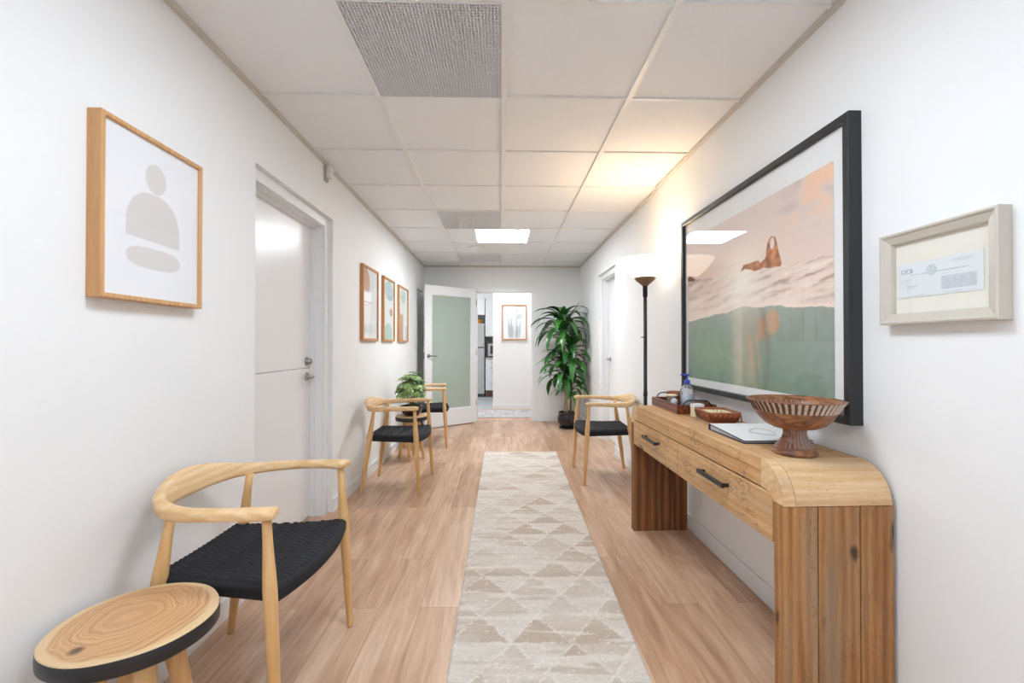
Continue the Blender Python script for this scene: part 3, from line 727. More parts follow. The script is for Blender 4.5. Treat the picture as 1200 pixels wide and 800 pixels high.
st = make_stool('large log slice stool with black rim nearest the viewer', [(.14 * math.cos(a), .14 * math.sin(a)) for a in (R_(50), R_(140), R_(230), R_(320))])
st.location = (-.957, 1.203, 0)
dup(st, (-.915, 4.600, 0), R_(40), 'small log slice stool with black rim holding the potted plant', (.9, .9, 1.0))

# ------------------------------------------------------------------ console table
CW, CL = .335, 1.505           # depth (x), length (y)
con = thing('console_table', 'long rustic pine console table with two drawers against right wall', 'table', (.845, 1.315, 0), R_(.7))
TH, LT, CR = .79, .052, .115   # height, leg thickness, corner radius
def planks_leg(y0, y1, mat, name, inner=None):
    mb = MB(); e = [0, .105, .235, CW + .006]
    z1 = TH - CR
    for a, c in zip(e[:-1], e[1:]):
        mb.box(a + .0014, c - .0014, y0, y1, 0, z1 - .002, .003)
    return mb.build(name, mat, con)
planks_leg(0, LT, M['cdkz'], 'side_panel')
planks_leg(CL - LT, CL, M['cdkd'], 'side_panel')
# rounded corner pieces (quarter rings)
def corner(yc, sgn, name):
    mb = MB(); n = 10; poly = []
    for i in range(n + 1):
        a = PI / 2 * i / n; poly.append((yc - sgn * CR * math.sin(a) , TH - CR + CR * math.cos(a)))
    inner = []
    ry, rz_ = CR - LT, CR - .0885
    for i in range(n, -1, -1):
        a = PI / 2 * i / n; inner.append((yc - sgn * ry * math.sin(a), TH - CR + rz_ * math.cos(a)))
    # front strip is a separate board, thin seam
    for x0, x1 in ((0, .036), (.0375, CW)):
        Mx = Matrix(((0, 0, 1, 0), (1, 0, 0, 0), (0, 1, 0, 0), (0, 0, 0, 1)))
        mb.prism(poly + inner, x0, x1, Mx, smooth=False)
    return mb.build(name, M['cdkx'], con)
corner(CR, 1, 'corner_block'); corner(CL - CR, -1, 'corner_block')
# top boards
mb = MB()
for a, c in ((0, .12), (.1215, .235), (.2365, CW)): mb.box(a, c, CR + .001, CL - CR - .001, TH - .04, TH, .003)
mb.build('tabletop', M['cdk'], con)
# front fascia under the top
MB().box(.000, .022, CR + .001, CL - CR - .001, TH - .088, TH - .041, .001).build('fascia', M['cdk'], con)
# inside case
mb = MB(); mb.box(.024, CW - .002, LT, CL - LT, .555, .572).box(CW - .014, CW - .002, LT, CL - LT, .572, TH - .042).box(.024, CW - .014, CL / 2 - .01, CL / 2 + .01, .572, TH - .042)
mb.box(.034, CW - .014, LT, CL - LT, TH - .06, TH - .042)
mb.build('drawer_case', M['cdk'], con)
def drawer(y0, y1):
    z0, z1 = .545, TH - .0950
    d = MB(); d.box(.0, .022, y0, y1, z0, z1, .003); d.box(.022, .22, y0 + .02, y1 - .02, .574, z1 - .02)
    o = d.build('drawer', M['cdk'], con)
    c = (y0 + y1) / 2; z = .640
    h = MB(); h.box(-.030, -.020, c - .105, c + .105, z - .0085, z + .0085, .002).box(-.021, .0, c - .1, c - .088, z - .006, z + .006).box(-.021, .0, c + .088, c + .1, z - .006, z + .006)
    h.build('pull_handle', M['black'], o)
drawer(LT + .005, CL / 2 - .002 + .02); drawer(CL / 2 + .002 + .02, CL - LT - .005)

def onc(x, y):  # point on the console top is given in world coords directly
    return (x, y, TH)
# footed bowl
b_ = thing('footed_bowl', 'carved wooden footed bowl with fluted rim at the near end of the console', 'bowl', onc(.996, 1.490))
mb = MB(); n = 96
prof = [(.062, 0, 0), (.067, .004, 0), (.0675, .010, 0), (.063, .015, 0), (.0615, .017, 0), (.0635, .020, 0), (.060, .025, 0), (.056, .027, 2), (.045, .040, 2), (.036, .056, 2), (.0325, .072, 2), (.035, .086, 2), (.040, .089, 2), (.066, .091, 0), (.090, .103, 0), (.108, .122, 0), (.121, .145, 0), (.124, .1475, 1), (.134, .166, 1), (.146, .182, 1), (.1475, .184, 0), (.143, .185, 0), (.128, .160, 0), (.105, .128, 0), (.070, .106, 0), (.0, .100, 0)]
for r, z, k in prof:
    for i in range(n):
        a = 2 * PI * i / n
        rr = r
        if k == 1: rr = r - .003 * (.5 + .5 * math.cos(a * 48))
        if k == 2: rr = r * (1 + .06 * math.cos(a * 24))
        mb.v.append((rr * math.cos(a), rr * math.sin(a), z))
for k in range(len(prof) - 1):
    for i in range(n):
        j = (i + 1) % n; mi = 0
        if prof[k][2] == 1 and prof[k + 1][2] == 1: mi = 1 if i % 2 else 2
        if prof[k][2] == 2 and prof[k + 1][2] == 2: mi = 3 if (i // 2) % 2 else 0
        mb.face((k * n + i, k * n + j, (k + 1) * n + j, (k + 1) * n + i), mi, prof[k][2] != 1)
mb.face([i for i in range(n)][::-1])
# second band alternation: every 4 columns pale
for q in range(len(mb.m)):
    if mb.m[q] in (1, 2):
        mb.m[q] = 1 if (q % n) % 2 == 0 else 2
mb.build('bowl_body', [M['bowl'], M['flute'], M['flutedark'], M['flute2']], b_)
b_.children[0] if False else None
# binder
bd = thing('binder', 'white and navy ring binder lying behind the footed bowl', 'binder', onc(.905, 1.640), R_(0))
wB, lB = .262, .285
def wedge(z0n, z1n, z0f, z1f, ins, name, mat):
    mb = MB(); a, c = ins, wB - ins; d, e = ins, lB - ins * .3
    mb.v = [(a, d, z0n), (c, d, z0n), (c, e, z0f), (a, e, z0f), (a, d, z1n), (c, d, z1n), (c, e, z1f), (a, e, z1f)]
    for f in ((3, 2, 1, 0), (4, 5, 6, 7), (0, 1, 5, 4), (1, 2, 6, 5), (2, 3, 7, 6), (3, 0, 4, 7)): mb.face(f)
    return mb.build(name, mat, bd)
wedge(.0005, .003, .0005, .003, 0, 'back_cover', M['navy'])
wedge(.0032, .0085, .0032, .020, .008, 'pages', M['paper'])
wedge(.0088, .0112, .024, .0265, 0, 'front_cover', M['navy'])
wedge(.01122, .0116, .02652, .0270, .004, 'cover_sheet', M['paper'])
MB().box(.0, wB, lB - .002, lB + .001, .0005, .0265).build('spine', M['navy'], bd)
lp = MB(); pts = []
for i in range(28):
    a = 2 * PI * i / 28; px = .14 + .045 * math.cos(a); py = .13 + .05 * math.sin(a) + .012 * math.sin(2 * a)
    pts.append((px, py, .0122 + .0155 * py / lB + .0008))
lp.tube(pts, .0009, 6, closed=True); lp.build('cover_loop_mark', M['sensor'], bd)
# carved dish candle
cd = thing('dish_candle', 'carved brown wooden dish candle between the tray and the binder', 'candle', onc(1.055, 2.155), R_(-4))
mb = MB(); w0, l0, w1, l1, hh = .060, .082, .078, .100, .052
def rr_(w, l, z, r=.02, n=5):
    out = []
    for cx, cy, a0 in ((1, 1, 0), (-1, 1, PI / 2), (-1, -1, PI), (1, -1, 1.5 * PI)):
        for i in range(n + 1):
            a = a0 + PI / 2 * i / n; out.append((cx * (w - r) + r * math.cos(a), cy * (l - r) + r * math.sin(a), z))
    return out
rings = [rr_(w0, l0, 0), rr_(w0 + .008, l0 + .009, .012), rr_(w1 - .004, l1 - .004, .036), rr_(w1, l1, hh - .006), rr_(w1, l1, hh), rr_(w1 - .010, l1 - .010, hh), rr_(w1 - .013, l1 - .013, hh - .012)]
K = len(rings[0])
for r in rings: mb.v += r
for k in range(len(rings) - 1):
    for i in range(K): j = (i + 1) % K; mb.face((k * K + i, k * K + j, (k + 1) * K + j, (k + 1) * K + i), 0, True)
mb.face([i for i in range(K)][::-1]); mb.face([(len(rings) - 1) * K + i for i in range(K)])
mb.build('dish', M['carved'], cd)
# carved zig-zag ribs on the faces
mb = MB()
def rib(p, q): mb.tube([p, q], .0024, 6)
for i in range(6):
    x = -.058 + .0232 * i
    rib((x, -l0 - .004, .008), (x + .0116, -l1 - .000, .042)); rib((x + .0116, -l1 - .000, .042), (x + .0232 if i < 5 else x + .02, -l0 - .004, .008))
for i in range(8):
    y = -.080 + .0215 * i
    rib((-w0 - .004, y, .008), (-w1 - .000, y + .0107, .042)); rib((-w1 - .000, y + .0107, .042), (-w0 - .004, y + .0215 if i < 7 else y + .016, .008))
mb.build('carved_ribs', M['carved'], cd)
w = MB(); w.v = rr_(w1 - .0135, l1 - .0135, hh - .010); w.face(list(range(K))); w.build('wax', M['wax'], cd)
for y in (-.045, 0, .045):
    w = MB(); w.tube([(0, y, hh - .011), (.001, y, hh + .004)], .0011, 6); w.build('wick', M['black'], cd)
# small white box
t = thing('small_box', 'tiny white and cream box beside the tray on the console', 'box', onc(1.015, 2.285), R_(5))
MB().box(-.027, .027, -.020, .020, 0, .064, .002).build('carton', M['wax'], t)
MB().box(-.0275, .0275, -.0205, .0205, .0465, .0645, .001).build('lid', M['paper'], t)
# serving tray
tr = thing('serving_tray', 'reddish brown wooden serving tray with black metal handles on the console', 'tray', onc(.935, 2.350))
tw, tl = .215, .395
mb = MB().box(0, tw, 0, tl, 0, .010, .001)
mb.box(0, .012, 0, tl, .010, .050, .002).box(tw - .012, tw, 0, tl, .010, .050, .002)
mb.box(.012, tw - .012, 0, .012, .010, .050, .002).box(.012, tw - .012, tl - .012, tl, .010, .050, .002)
mb.build('tray_body', M['tray'], tr)
for y in (-.003, tl + .003):
    h = MB(); h.tube(crom([(.03, y, .034), (.032, y, .046), (.045, y, .066), (.065, y, .074), (tw / 2, y, .075), (tw - .065, y, .074), (tw - .045, y, .066), (tw - .032, y, .046), (tw - .03, y, .034)], 4), .0036, 8)
    h.build('handle', M['black'], tr)
zt = TH + .0105
# soap bottle
sx, sy = 1.062, 2.520
so = thing('soap_bottle', 'clear hand gel bottle with blue pump standing in the tray', 'bottle', (sx, sy, zt), R_(150))
MB().lathe([(.036, 0), (.040, .004), (.040, .090), (.037, .105), (.026, .122), (.015, .130), (.014, .140)], n=32).build('bottle_body', M['clear'], so)
MB().lathe([(.034, .003), (.0375, .005), (.0375, .075), (.0, .076)], n=32, capt=False).build('gel', plain('pale_gel', (.72, .76, .84), .2), so)
MB().box(-.022, .022, -.0405, -.0385, .02, .075).build('bottle_label', M['paper'], so)
p = MB(); p.lathe([(.0165, .136), (.0165, .156), (.010, .160), (.005, .162), (.005, .182), (.011, .183), (.013, .190), (.011, .194)], n=24)
p.tube([(0, 0, .189), (.02, 0, .190), (.036, 0, .187)], [.006, .005, .0035], 10); p.build('pump', M['blue'], so)
MB().tube([(0, 0, .14), (0, 0, .02)], .0025, 8).build('dip_tube', M['paper'], so)
# glass jar with white tag
t = thing('glass_jar', 'small glass jar with round white tag in the tray', 'jar', (.985, 2.545, zt))
MB().lathe([(.026, 0), (.029, .003), (.029, .060), (.027, .066)], n=28, capt=False).build('jar_body', M['clear'], t)
MB().lathe([(.0, 0), (.020, 0), (.020, .0025), (.0, .0025)], (.0, -.0305, .036), 24, axis=Matrix.Rotation(PI / 2, 4, 'X'), capb=False, capt=False).build('tag', M['paper'], t)
MB().lathe([(.028, .066), (.031, .067), (.031, .074), (.0, .075)], n=28, capt=False).build('lid', M['wax'], t)
# brown cup behind
t = thing('wooden_cup', 'brown turned wooden cup at the back of the tray', 'cup', (1.045, 2.660, zt))
MB().lathe([(.034, 0), (.040, .004), (.046, .05), (.048, .078), (.045, .080), (.042, .075), (.036, .012), (0, .010)], n=32, capt=False).build('cup_body', M['carved'], t)
# amber candle jar
t = thing('amber_jar', 'dark amber glass candle jar at the near corner of the tray', 'jar', (1.088, 2.410, zt))
MB().lathe([(.033, 0), (.036, .004), (.036, .050), (.034, .054), (.031, .052), (.031, .034), (0, .034)], n=32, capt=False).build('jar_body', M['amber'], t)
MB().lathe([(.0365, .034), (.0385, .036), (.0385, .046), (.0365, .048)], n=32, capb=False, capt=False).build('band', M['brown'], t)

# ------------------------------------------------------------------ floor lamp
lx, ly = 1.018, 3.120
fl = thing('floor_lamp', 'black torchiere floor lamp with glowing glass bowl behind the console', 'lamp', (lx, ly, 0))
MB().lathe([(.096, 0), (.098, .006), (.096, .016), (.05, .026), (.02, .034), (.012, .045)], n=40).build('base', M['pole'], fl)
MB().lathe([(.0125, .03), (.0125, 1.50)], n=20).lathe([(.0165, 1.50), (.0165, 1.575), (.0185, 1.58)], n=20).lathe([(.015, .80), (.015, .83)], n=20).build('pole', M['pole'], fl)
MB().tube([(-.012, 0, 1.215), (-.030, -.006, 1.215)], .004, 8).build('switch', M['pole'], fl)
MB().lathe([(.018, 1.575), (.035, 1.592), (.060, 1.612), (.076, 1.632), (.074, 1.634)], n=40).build('shade_holder', M['brown'], fl)
SH = emit('lit_glass_shade', (1.0, .90, .76), 1.2)
MB().lathe([(.070, 1.632), (.090, 1.645), (.140, 1.692), (.182, 1.748), (.188, 1.762), (.186, 1.764), (.180, 1.750), (.137, 1.697), (.088, 1.651), (.0, 1.640)], n=56, capb=False, capt=False).build('lamp_shade', SH, fl)
ld = bpy.data.lights.new('bulb', 'POINT'); ld.energy = 2.6; ld.color = (1, .74, .45); ld.shadow_soft_size = .035
lo = bpy.data.objects.new('bulb', ld); lo.location = (0, 0, 1.725); lo.parent = fl; COL.objects.link(lo)

# ------------------------------------------------------------------ pictures
def picture(label, w, h, loc, rz, prof, fmat, art, art_rect, matb=True, group=None, board_y=-.012, nuv=(60, 80), glass=True, name='framed_picture', cat='picture', bmat=None, gstr=None):
    t = thing(name, label, cat, loc, rz, group)
    MB().ring_frame(w, h, prof).build('frame', fmat, t)
    ins = prof[0][0] if False else min(max(p[0] for p in prof), w) - .002
    MB().box(-w / 2 + ins, w / 2 - ins, board_y + .0, board_y + .004, -h / 2 + ins, h / 2 - ins).build('mat_board', bmat or M['matboard'], t)
    if art:
        x0, x1, z0, z1 = art_rect
        paint_grid('print', nuv[0], nuv[1], art, (x0, board_y - .0012, z0), (x1 - x0, 0, 0), (0, 0, z1 - z0), M['print'], t)
    if glass:
        g = MB(); a, c = w / 2 - ins - .001, h / 2 - ins - .001; y = board_y - .006
        g.v = [(-a, y, -c), (a, y, -c), (a, y, c), (-a, y, c)]; g.face((0, 1, 2, 3)); g.build('glazing', M['glaze'], t)
    return t
def boxprof(b, d, ch=.002): return [(0, 0), (0, -d + ch), (ch, -d), (b - ch, -d), (b, -d + ch), (b, 0)]
def sm(d, w=.004): return max(0, min(1, .5 - d / w))
def lerp3(a, b, t): return [a[i] + (b[i] - a[i]) * t for i in range(3)]
def C(*c): return [x / 255 for x in c]
# 1: stones
def art1(s, t):
    y = s * .400; z = t * .507                     # metres inside the sheet
    y += 1.298; z += 1.309
    c = C(238, 238, 241); tone = C(218, 213, 211)
    d = math.hypot((y - 1.497) / .044, (z - 1.702) / .049) - 1; c = lerp3(c, tone, sm(d, .05))
    # arch
    cy, cz = 1.492, 1.532
    hw = .113; inside = -1
    if z > 1.488 - .10 * 0:
        dd = (abs((y - cy) / hw) ** 2.4 + (max(0, z - cz) / .118) ** 2.2) - 1
        base = 1.497 - (y - 1.382) * .03
        inside = min(-dd, (z - base) / .05)
        c = lerp3(c, tone, sm(-inside, .05))
    d = (abs((y - 1.494) / .113) ** 3 + abs((z - 1.438) / .034) ** 2.6) - 1; c = lerp3(c, tone, sm(d, .08))
    return c
picture('large oak framed print of three beige stone shapes on left wall', .428, .535, (XL, 1.498, 1.5625), PI / 2, boxprof(.014, .042), M['frameoak'], art1, (-.200, .200, -.2535, .2535), group='oak framed prints on the left wall', nuv=(130, 160), board_y=-.030)
# three small abstract prints
def ell(s, t, cx, cy, rx, ry): return math.hypot((s - cx) / rx, (t - cy) / ry) - 1
def artA(s, t):
    c = C(232, 234, 232)
    c = lerp3(c, C(198, 150, 122), sm(max(ell(s, t, .05, .80, .42, .22), -(t - .68)), .04))
    if .1 < s < .9: c = lerp3(c, C(190, 202, 202), .8 * sm(abs(t - .13) - .06, .02) * (.6 + .4 * math.sin(s * 50)))
    c = lerp3(c, C(214, 222, 216), sm(abs(s - .75) - .12 + .2 * abs(t - .3), .05) * .7)
    c = lerp3(c, C(196, 140, 104), sm(abs(t - .52 - .0 * s) - .006, .006) * (1 if s < .7 else 0))
    return c
def artB(s, t):
    c = C(232, 235, 232)
    c = lerp3(c, C(176, 196, 192), sm(ell(s, t, .55, .83, .46, .16), .05))
    c = lerp3(c, C(160, 184, 184), sm(ell(s, t, .60, .78, .36, .12), .05) * .8)
    c = lerp3(c, C(192, 138, 106), sm(ell(s, t, .74, .47, .15, .07), .08))
    c = lerp3(c, C(184, 208, 194), sm(ell(s, t, .45, .10, .42, .17), .05))
    c = lerp3(c, C(150, 160, 155), sm(abs(t - (.56 - .16 * s)) - .003, .003) * (1 if s < .7 else 0))
    return c
def artC(s, t):
    c = C(232, 235, 232)
    c = lerp3(c, C(186, 206, 198), sm(ell(s, t, .5, .85, .33, .13), .05))
    c = lerp3(c, C(196, 148, 122), sm(max(abs(s - .22) - .26, t - .50 + .25 * (s - .2) ** 2), .03))
    c = lerp3(c, C(180, 184, 186), sm(max(abs(s - .9) - .16, t - .28), .03) * .8)
    return c
for (y0, y1, art, lab) in ((3.73, 4.20, artA, 'oak framed abstract print with rust arch, first of the three small frames'), (4.39, 4.843, artB, 'oak framed abstract print with teal circles, middle of the three small frames'), (5.05, 5.545, artC, 'oak framed print with brown column, farthest of the three small frames')):
    picture(lab, y1 - y0, .645, (XL, (y0 + y1) / 2, 1.520), PI / 2, boxprof(.020, .028), M['frameoak2'], art, (-(y1 - y0) / 2 + .02, (y1 - y0) / 2 - .02, -.302, .302), group='oak framed prints on the left wall', board_y=-.014, nuv=(70, 90))
# framed leaf print beyond the doorway
def artD(s, t):
    c = C(238, 240, 242)
    for k in range(16):
        cx = .5 + .28 * (hsh(k, 3) - .5) * 2; top = .25 + .62 * hsh(k, 9) * (1 - abs(cx - .5)); lean = (cx - .5) * .9
        x = s - (cx + lean * (t - .2) * .5)
        if t < top:
            wd = .045 * math.sin(PI * min(1, max(0, t / top))) ** .6
            a = sm(abs(x) - wd, .02) * (.25 + .35 * hsh(k, 4)); c = lerp3(c, C(160, 172, 178), a)
    c = lerp3(c, C(150, 172, 150), sm(ell(s, t, .6, .83, .05, .07), .3) * .5)
    c = lerp3(c, C(170, 184, 188), sm(ell(s - .3 * (t - .68), t, .72, .68, .13, .09), .3) * .6)
    return c
picture('oak framed pale leaf print on the wall beyond the doorway', .450, .640, (.245, 8.1, 1.575), 0, boxprof(.020, .035), M['frameoak2'], artD, (-.203, .203, -.298, .298), board_y=-.018, nuv=(60, 80))

# big ocean picture
def polyin(s, t, P):
    ins = False; n = len(P); j = n - 1
    for i in range(n):
        xi, yi = P[i]; xj, yj = P[j]
        if (yi > t) != (yj > t) and s < (xj - xi) * (t - yi) / (yj - yi) + xi: ins = not ins
        j = i
    return ins
def piece(P, x):
    for (a, b_), (c, d) in zip(P[:-1], P[1:]):
        if x <= c: return b_ + (d - b_) * (x - a) / (c - a)
    return P[-1][1]
WAT = [(-.1, .40), (.012, .407), (.277, .427), (.531, .452), (.811, .418), (1.1, .375)]
WAV = [(-.1, .715), (0, .706), (.362, .658), (.617, .643), (.764, .630), (.887, .612), (1.1, .60)]
TORSO = [(.622, .650), (.640, .672), (.668, .690), (.672, .730), (.680, .765), (.690, .782), (.700, .788), (.716, .786), (.728, .775), (.736, .740), (.744, .700), (.760, .645), (.755, .625), (.700, .628)]
ARM = [(.500, .655), (.520, .690), (.560, .690), (.620, .690), (.640, .668), (.660, .640), (.600, .636), (.560, .655), (.530, .665)]
BACK = (.706, .748, .013, .030)
def ocean(s, t):
    N = lambda a, b_, z=0: noise.noise(Vector((a, b_, z)))
    wt = piece(WAT, s) + .010 * N(s * 9, 1, 2) + .004 * N(s * 30, 5, 2)
    wv = piece(WAV, s) + .012 * N(s * 12, 7, 4) + .006 * N(s * 40, 2, 4)
    if t > wv:
        c = lerp3(C(238, 212, 194), C(226, 208, 198), min(1, (t - wv) / .3)); c = lerp3(c, C(214, 198, 190), max(0, min(1, (s - .55) * 1.4)) * .6)
        cl = N(s * 7, t * 11, 1) + .5 * N(s * 16, t * 22, 3)
        reg = max(0, min(1, (s - .66) * 4)) * max(0, min(1, (t - .74) * 8)); c = lerp3(c, C(240, 200, 170), max(0, min(1, cl * 2.2 + .25)) * reg)
        c = lerp3(c, C(170, 150, 140), max(0, min(1, -cl * 1.5)) * reg * .5)
        if s < .09 and t < wv + .035 * math.sin(PI * (s + .03) / .12): c = C(120, 84, 66)
    elif t > wt:
        k = (t - wt) / max(.01, wv - wt)
        c = lerp3(C(240, 220, 206), C(226, 202, 186), k)
        st_ = N(s * 5 + t * 4, t * 26 - s * 5, 5) + .6 * N(s * 11, t * 52 - s * 9, 8) + .3 * N(s * 30, t * 90, 1)
        c = lerp3(c, C(146, 116, 102), max(0, min(1, st_ * 2.0 - .15)) * min(1, .1 + k) * (.35 + .6 * min(1, s * 1.2)))
        c = lerp3(c, C(250, 236, 224), max(0, min(1, -st_ * 1.5)) * .7)
        c = lerp3(c, C(248, 226, 208), max(0, 1 - abs(k) / .12) * .8)
    else:
        c = lerp3(C(114, 142, 124), C(154, 164, 152), max(0, min(1, t / .42)))
        c = lerp3(c, C(146, 172, 140), .85 * math.exp(-((s - .25) / .22) ** 2 - ((t - .18) / .16) ** 2))
        c = lerp3(c, C(196, 188, 166), .9 * math.exp(-((s - .49) / .06) ** 2) * (.4 + .6 * math.exp(-((t - .2) / .25) ** 2)))
        c = lerp3(c, C(190, 168, 140), .7 * math.exp(-((s - .57) / .035) ** 2) * math.exp(-((t - .15) / .2) ** 2))
        c = lerp3(c, C(146, 156, 148), .7 * max(0, min(1, (s - .72) * 3)))
        c = lerp3(c, C(200, 138, 96), .9 * sm(max(abs(s - .645) - .028, abs(t - .325) - .055), .05))
        c = lerp3(c, C(206, 156, 118), .8 * sm(ell(s, t, .707, .353, .04, .065), .3))
        for cx, x1, tt in ((.545, .60, .30), (.60, .64, .0)):
            xm = cx + (x1 - cx) * max(0, (.38 - t)) / .38
            c = lerp3(c, C(222, 166, 120), .5 * math.exp(-((s - xm) / .010) ** 2) * (1 if .08 < t < .3 else .3))
        c = lerp3(c, C(88, 92, 78), .35 * math.exp(-((s - .66 - .02 * math.sin(t * 9)) / .02) ** 2))
        c = [x + .03 * N(s * 20, t * 20, 9) for x in c]
    g = math.exp(-((s - .50) / .15) ** 2 - ((t - .60) / .17) ** 2); c = lerp3(c, C(255, 246, 232), min(1, g * .95))
    if polyin(s, t, TORSO) or polyin(s, t, ARM):
        if (ell(s, t, .708, .752, .013, .030) < 0): pass
        else:
            k = .5 + N(s * 30, t * 30, 2); c = lerp3(C(150, 84, 44), C(216, 146, 92), max(0, min(1, k)))
    return [max(0, min(1, x)) for x in c]
bw, bh = 2.815 - 1.443, 1.936 - .892
bl = picture('large black framed ocean photograph of a swimmer above the waves', bw, bh, (XR, (2.815 + 1.443) / 2, (1.936 + .892) / 2), -PI / 2, boxprof(.027, .046, .0025), M['blackf'], ocean,
             ((2.129 - 2.750), (2.129 - 1.532), .960 - 1.414, 1.806 - 1.414), nuv=(320, 230), board_y=-.026)

# certificate
cw, chh = 1.337 - 1.010, 1.487 - 1.218
pr = [(0, 0), (0, -.034), (.005, -.036), (.009, -.034), (.011, -.031), (.022, -.027), (.030, -.024), (.033, -.016), (.033, 0)]
ct = picture('small champagne framed certificate on right wall beside the ocean photograph', cw, chh, (XR, (1.337 + 1.010) / 2, (1.487 + 1.218) / 2), -PI / 2, pr, M['silver'], None, None, board_y=-.012, name='framed_certificate', cat='certificate', bmat=plain('cream_mount', rgb(236, 232, 220), .7))
def certc(s, t):
    c = C(226, 232, 235)
    r = ell(s, t, .435, .72, .065, .155)
    c = lerp3(c, C(186, 196, 200), sm(abs(r + .06) - .05, .03)); c = lerp3(c, C(205, 213, 216), sm(r, .04) * .5)
    if r < -.1 and hsh(math.floor(s * 130), math.floor(t * 50)) > .62: c = C(180, 190, 192)
    def txt(x0, x1, tt, h, col, k=1):
        nonlocal c
        if x0 < s < x1 and abs(t - tt) < h and hsh(math.floor(s * 170), math.floor(tt * 99)) > .25: c = lerp3(c, col, k)
    G = C(168, 178, 184)
    if not r < 0: txt(.16, .85, .66, .012, G, .8)
    txt(.56, .76, .565, .008, G, .5); txt(.66, .90, .90, .010, G, .4); txt(.66, .92, .86, .010, G, .4); txt(.70, .88, .81, .010, G, .4)
    txt(.03, .19, .52, .008, G, .4); txt(.03, .17, .46, .008, G, .4); txt(.12, .26, .33, .014, G, .6); txt(.12, .24, .28, .014, G, .6); txt(.20, .38, .055, .012, G, .9)
    txt(.56, .78, .06, .008, G, .5); txt(.83, .97, .05, .008, G, .4)
    if .55 < s < .93 and .13 < t < .50:
        c = C(206, 212, 216)
        if hsh(math.floor(s * 60), math.floor(t * 34)) > .45: c = C(194, 201, 208)
    return c
sx0, sx1, sz0, sz1 = -.122, .113, -.058, .040
paint_grid('certificate_sheet', 170, 74, certc, (sx0, -.0134, sz0), (sx1 - sx0, 0, 0), (0, 0, sz1 - sz0), M['print'], ct)
cu = bpy.data.curves.new('t', 'FONT'); cu.body = 'CICB'; cu.size = .017; cu.extrude = .0001
to = bpy.data.objects.new('t', cu); COL.objects.link(to); bpy.context.view_layer.update()
me = bpy.data.meshes.new_from_object(to); bpy.data.objects.remove(to)
lg = bpy.data.objects.new('heading_text', me); COL.objects.link(lg); lg.parent = ct; me.materials.append(plain('heading_ink', rgb(140, 144, 172), .6))
lg.rotation_euler = (PI / 2, 0, 0); lg.location = (sx0 + .010, -.0138, .012)

# ------------------------------------------------------------------ plants
def leaf(mb, base, az, el, Ln, Wd, droop, n=9, mi=0, tw=0, fold=.25):
    p = Vector(base); st = Ln / n; o = len(mb.v)
    for k in range(n + 1):
        f = k / n; e = max(-1.52, el - droop * (f ** .85))
        d = Vector((math.cos(az) * math.cos(e), math.sin(az) * math.cos(e), math.sin(e)))
        side = Vector((-math.sin(az), math.cos(az), 0)); nr = d.cross(side); side = (side * math.cos(tw * f) + nr * math.sin(tw * f))
        w = Wd / 2 * (max(0.02, math.sin(PI * min(1, .06 + f * .94)) ** .75) if f < .55 else max(0.0, 1 - ((f - .5) / .5) ** 2.2)) 
        mb.v += [tuple(p - side * w - nr * w * fold * -1), tuple(p), tuple(p + side * w + nr * w * fold)]
        p = p + d * st
    for k in range(n):
        a = o + k * 3
        mb.face((a, a + 1, a + 4, a + 3), mi, True); mb.face((a + 1, a + 2, a + 5, a + 4), mi, True)
# corn plant in the corner
px, py = .925, 6.225
dp = thing('corn_plant', 'tall dracaena corn plant in glossy black pot in the far corner', 'potted plant', (px, py, 0))
MB().lathe([(.078, .022), (.10, .035), (.128, .085), (.135, .13), (.128, .18), (.118, .205), (.124, .218), (.128, .226), (.122, .230), (.112, .222), (.110, .205)], n=48, capt=False).build('pot', M['potblack'], dp)
MB().lathe([(.10, 0), (.112, .004), (.120, .020), (.116, .022), (.0, .021)], n=48, capt=False).build('saucer', M['potblack'], dp)
MB().lathe([(.111, .205), (.0, .212)], n=32, capb=False, capt=False).build('soil', M['soil'], dp)
canes = [((-.03, .0), (-.05, .02, 1.36)), ((.05, .02), (.055, .03, 1.02)), ((.0, -.05), (-.06, -.06, .78))]
sm_ = MB(); fo = MB(); rnd = random.Random(11)
for (bx_, by_), (tx_, ty_, tz_) in canes:
    sm_.tube(crom([(bx_, by_, .19), ((bx_ + tx_) / 2 + .01, (by_ + ty_) / 2, (.2 + tz_) / 2), (tx_, ty_, tz_ + .1)], 6), .013, 10)
sm_.build('stem', M['bark'], dp)
def clampw(mb, o):
    for i in range(o, len(mb.v)):
        x, y, z = mb.v[i]
        mb.v[i] = (min(x, XR2 - px - .02), min(y, YF - py - .03), max(z, .03))
def rosette(cx, cy, z0, z1, n, L0, W0, dr, e0, e1):
    for k in range(n):
        f = k / (n - 1); z = z0 + (z1 - z0) * f; az = k * 2.399 + rnd.uniform(-.3, .3); o = len(fo.v)
        leaf(fo, (cx, cy, z), az, e0 + (e1 - e0) * f + rnd.uniform(-.15, .15), L0 * (1.08 - .32 * f) * rnd.uniform(.8, 1.12), W0 * rnd.uniform(.85, 1.15), dr * rnd.uniform(.85, 1.1) * (1 - .25 * f), tw=rnd.uniform(-.5, .5)); clampw(fo, o)
rosette(-.05, .02, 1.22, 1.52, 34, .66, .088, 2.75, .95, 1.25)
rosette(.055, .03, .88, 1.20, 26, .56, .084, 2.8, .8, 1.2)
rosette(-.06, -.06, .62, .95, 28, .54, .084, 2.7, .75, 1.25)
rosette(.02, -.03, .42, .74, 20, .40, .076, 2.6, .9, 1.3)
for az, el, l in ((.4, 1.15, .34), (-.2, 1.05, .36), (2.8, .95, .36), (1.6, 1.3, .30)): leaf(fo, (-.01, .02, 1.46), az, el, l, .055, .5)
fo.build('foliage', M['leaf'], dp)
